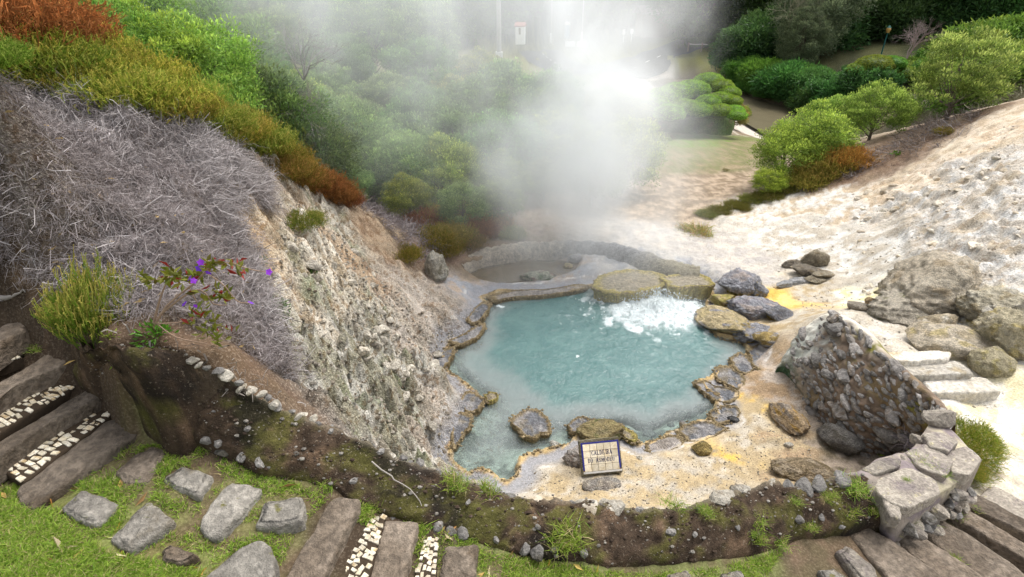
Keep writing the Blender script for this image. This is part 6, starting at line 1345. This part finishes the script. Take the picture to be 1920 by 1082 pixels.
for i in range(4, 56, 3):
    a, b = p[i], p[i+1]; d = unit(b-a); nx = np.array((-d[1], d[0]))*.07
    V = [(*(a+nx), gz(*a)+.125), (*(a-nx), gz(*a)+.125), (*(b-nx), gz(*b)+.125), (*(b+nx), gz(*b)+.125)]
    me = bpy.data.meshes.new("road_line"); me.from_pydata(V, [], [(0, 1, 2, 3)]); struct(add("road_marking", me, M_WHITE))
def lathe(name, prof_, mat, parent, sides=12):
    V = np.array([[(r_*math.cos(a), r_*math.sin(a), z) for a in np.arange(sides)/sides*2*math.pi] for r_, z in prof_]).reshape(-1, 3)
    return add(name, np_mesh(name, V, grid_faces(len(prof_), sides, True)[:, [0, 3, 2, 1]], None, True), mat, parent)
def lamp(px, py, Y, label, h=2.15):
    x, y, z = PY(px, py, Y); th = thing("lamp_post", (x, y, z-.35), label, "lamp post")
    lathe("post", [(.10, 0), (.10, .25), (.06, .4), (.045, h), (.045, h+.05)], M_GREEN, th)
    lathe("lantern", [(.05, h+.05), (.13, h+.1), (.19, h+.35), (.17, h+.45), (.09, h+.5)], M_AMB, th); lathe("cap", [(.18, h+.46), (.06, h+.6), (.0, h+.66)], M_GREEN, th)
lamp(1393, 103, 59, "green lamp post with amber lantern on the far lawn by the slim tree"); lamp(1651, 106, 52, "green lamp post with amber lantern above the clipped garden hedges")
def pole(px, py, Y, h, r0, label, mat=M_CONC, arm=False):
    x, y, z = PY(px, py, Y); th = thing("utility_pole", (x, y, z-.1), label, "pole")
    lathe("shaft", [(r0, 0), (r0*.95, h*.3), (r0*.7, h)], mat, th)
    box("footing", -r0*1.5, r0*1.5, -r0*1.5, r0*1.5, -.5, .55, M_WHITE, th, .03)
    if arm: box("lamp_arm", 0, 1.1, -.04, .04, h-.2, h-.12, mat, th); box("lamp_head", .9, 1.4, -.12, .12, h-.26, h-.12, M_WHITE, th)
pole(936, 108, 50, 9.5, .2, "thick grey utility pole standing in the mist above the thicket"); pole(1033, 70, 70, 6.5, .08, "thin lamp pole beside the misty road bend", arm=True); pole(1091, 68, 72, 6.5, .08, "thin lamp pole beyond the misty road", arm=True)
def building(px, py, Y, w, d, h, wallm, roofm, label, rz, name="hut", eave=.35, rise=1.0, plank=True):
    x, y, z = PY(px, py, Y); th = thing(name, (x, y, z), label, "building", rot=(0, 0, rz))
    box("wall", -w/2, w/2, -d/2, d/2, -1., h, wallm, th)
    V = [(-w/2-eave, -d/2-eave, h), (w/2+eave, -d/2-eave, h), (w/2+eave, 0, h+rise), (-w/2-eave, 0, h+rise), (-w/2-eave, d/2+eave, h), (w/2+eave, d/2+eave, h)]; V += [(a, b, c+.12) for a, b, c in V]
    me = bpy.data.meshes.new("roof"); me.from_pydata(V, [], [(0, 3, 2, 1), (3, 4, 5, 2), (6, 7, 8, 9), (9, 8, 11, 10), (0, 1, 7, 6), (4, 10, 11, 5), (0, 6, 9, 3), (3, 9, 10, 4), (1, 2, 8, 7), (2, 5, 11, 8)]); rf = add("roof", me, roofm, th)
    for i in range(int(w/.5)):
        xx = -w/2-eave+.3+i*.5; me = bpy.data.meshes.new("batten"); a, b = np.array((xx, -d/2-eave, h+.12)), np.array((xx, 0, h+rise+.12))
        V = [a+(-.05, 0, 0), a+(.05, 0, 0), b+(.05, 0, 0), b+(-.05, 0, 0)]; V = V+[v+np.array((0, 0, .06)) for v in V]
        me.from_pydata([tuple(v) for v in V], [], [(4, 5, 6, 7), (0, 1, 5, 4), (1, 2, 6, 5), (3, 0, 4, 7), (2, 3, 7, 6)]); add("batten", me, roofm, rf)
    box("door", -w*.12, w*.12, -d/2-.04, -d/2+.02, 0, min(2., h*.85), M_WOOD, th)
    if plank:
      for s in (): wi = box("window", s*w*.32-.35, s*w*.32+.35, -d/2-.05, -d/2+.02, h*.4, h*.75, M_WHITE, th); box("pane", s*w*.32-.28, s*w*.32+.28, -d/2-.07, -d/2-.045, h*.44, h*.71, M_ASPH, wi)
    return th
building(1222, 52, 78, 3.4, 3., 1.6, M_WOOD, M_IRON, "grey wooden hut with a sheet roof among the dark trees", .1, rise=.8)
building(976, 64, 66, .95, .95, .75, M_WHITE, M_ROOF, "tiny white roadside shrine house with a red roof in the mist", -.2, "shrine_house", .1, .3)
for (px, py, Y, lb) in [(1170, 60, 66, "small white pointed sign board on the misty hedge"), (1185, 59, 66, "second small white pointed sign board on the misty hedge")]:
    x, y, z = PY(px, py, Y); th = thing("sign_board", (x, y, z-1.), lb, "sign"); lathe("post", [(.04, 0), (.04, 1.)], M_WHITE, th, 8); box("board", -.16, .16, -.03, .03, .75, 1.25, M_WHITE, th, .01)
x, y, z = PY(1063, 68, 66); th = thing("information_pillar", (x, y, z-.2), "pale blue and white information pillar by the misty road", "pillar"); box("body", -.25, .25, -.15, .15, 0, 1.3, plain_mat("pale_blue", (.3,.4,.5), .6), th, .02); box("top_panel", -.28, .28, -.18, .18, 1.3, 1.6, M_WHITE, th, .02)
# low white kerb wall and guard rails at the road
for i, (a, b) in enumerate([(1060, 1078), (1082, 1098)]):
    q0, q1 = PY(a, 84+i*.3, 61.5), PY(b, 84+i*.3, 61.5); th = thing("kerb_block", q0, "low white kerb block along the misty road", "kerb", "white kerb blocks"); box("block", 0, q1[0]-q0[0], -.15, .15, -.2, .35, M_WHITE, th, .02)
# fence rail on the far lawn: posts and rope
fr = [PY(px, 93+.02*(px-1290), 64) for px in (1290, 1315, 1345, 1375, 1405)]
th = thing("rail_fence", fr[0], "low pale rail fence along the edge of the far lawn", "fence")
for q in fr: o = lathe("post", [(.07, -.2), (.07, .7)], M_WOOD, th, 8); o.location = Vector(q)-th.location
for a, b in zip(fr[:-1], fr[1:]):
    V, F = tubes([(np.array([np.array(a)+(0, 0, .55), (np.array(a)+np.array(b))/2+(0, 0, .5), np.array(b)+(0, 0, .55)])-np.array(fr[0]), np.array((.05, .05, .05)))], 5); add("rail", np_mesh("rail", V, F, None, True), M_CONC, th)

# ================================================================== STEAM
def box_obj(name, lo, hi, mat):
    me = bpy.data.meshes.new(name); x0, y0, z0 = lo; x1, y1, z1 = hi
    me.from_pydata([(x0,y0,z0),(x1,y0,z0),(x1,y1,z0),(x0,y1,z0),(x0,y0,z1),(x1,y0,z1),(x1,y1,z1),(x0,y1,z1)], [], [(0,3,2,1),(4,5,6,7),(0,1,5,4),(1,2,6,5),(2,3,7,6),(3,0,4,7)]); return add(name, me, mat)
def steam_mat(name, gauss, scale, thr, color=(.975,.99,1.), stretch=(1, 1, .75), shift=(0, 0, 0)):
    """gauss: list of (centre, radii, density); the sum is broken up by drifting noise"""
    t = NT(name); sp = t.node('SeparateXYZ'); t.l.new(t.tc.outputs['Object'], sp.inputs[0])
    mp = t.node('Mapping'); mp.inputs['Scale'].default_value = stretch; mp.inputs['Location'].default_value = shift; t.l.new(t.tc.outputs['Object'], mp.inputs['Vector'])
    n1 = t.noise(scale, 5, .62, mp.outputs[0], .5)
    tot = None
    for c, rd, dn in gauss:
        v = t.node('VectorMath', operation='SUBTRACT'); t.l.new(t.tc.outputs['Object'], v.inputs[0]); v.inputs[1].default_value = c
        w = t.node('VectorMath', operation='DIVIDE'); t.l.new(v.outputs[0], w.inputs[0]); w.inputs[1].default_value = rd
        l = t.node('VectorMath', operation='LENGTH'); t.l.new(w.outputs[0], l.inputs[0])
        d = t.math('ADD', l.outputs['Value'], t.math('MULTIPLY_ADD', n1, -.8, .4))
        g = t.math('MULTIPLY', t.ramp(d, 1.0, .1), dn); tot = g if tot is None else t.math('ADD', tot, g)
    cut = t.ramp(t.math('MULTIPLY_ADD', n1, -1.6, t.math('ADD', sp.outputs[0], .8)), 4.1, 3.2)
    tot = t.math('MULTIPLY', tot, cut)
    den = t.math('MULTIPLY', tot, t.ramp(n1, thr, thr+.32, .2, 1.5))
    pv = t.node('VolumePrincipled'); t.put(pv.inputs['Color'], color); pv.inputs['Anisotropy'].default_value = .3; t.l.new(den, pv.inputs['Density'])
    t.l.new(pv.outputs[0], t.out.inputs['Volume']); return t.m
G = [((2.9,12.6,2.2),(4.4,3.0,4.4),.40), ((2.0,13.0,4.6),(4.8,3.0,4.0),.38), ((-1.2,13.2,6.0),(6.0,3.4,3.0),.26), ((-5.2,12.8,6.2),(5.8,4.0,2.8),.18), ((1.6,10.8,.6),(4.2,2.8,1.6),.13), ((-1.2,13.0,3.2),(5.0,3.0,3.8),.13)]
st_ = stuff(box_obj("steam", (-11, 8.0, .06), (5.9, 17, 8.9), steam_mat("steam_volume", G, .42, .34)), "white steam plume rising from the boiling pool", "steam")
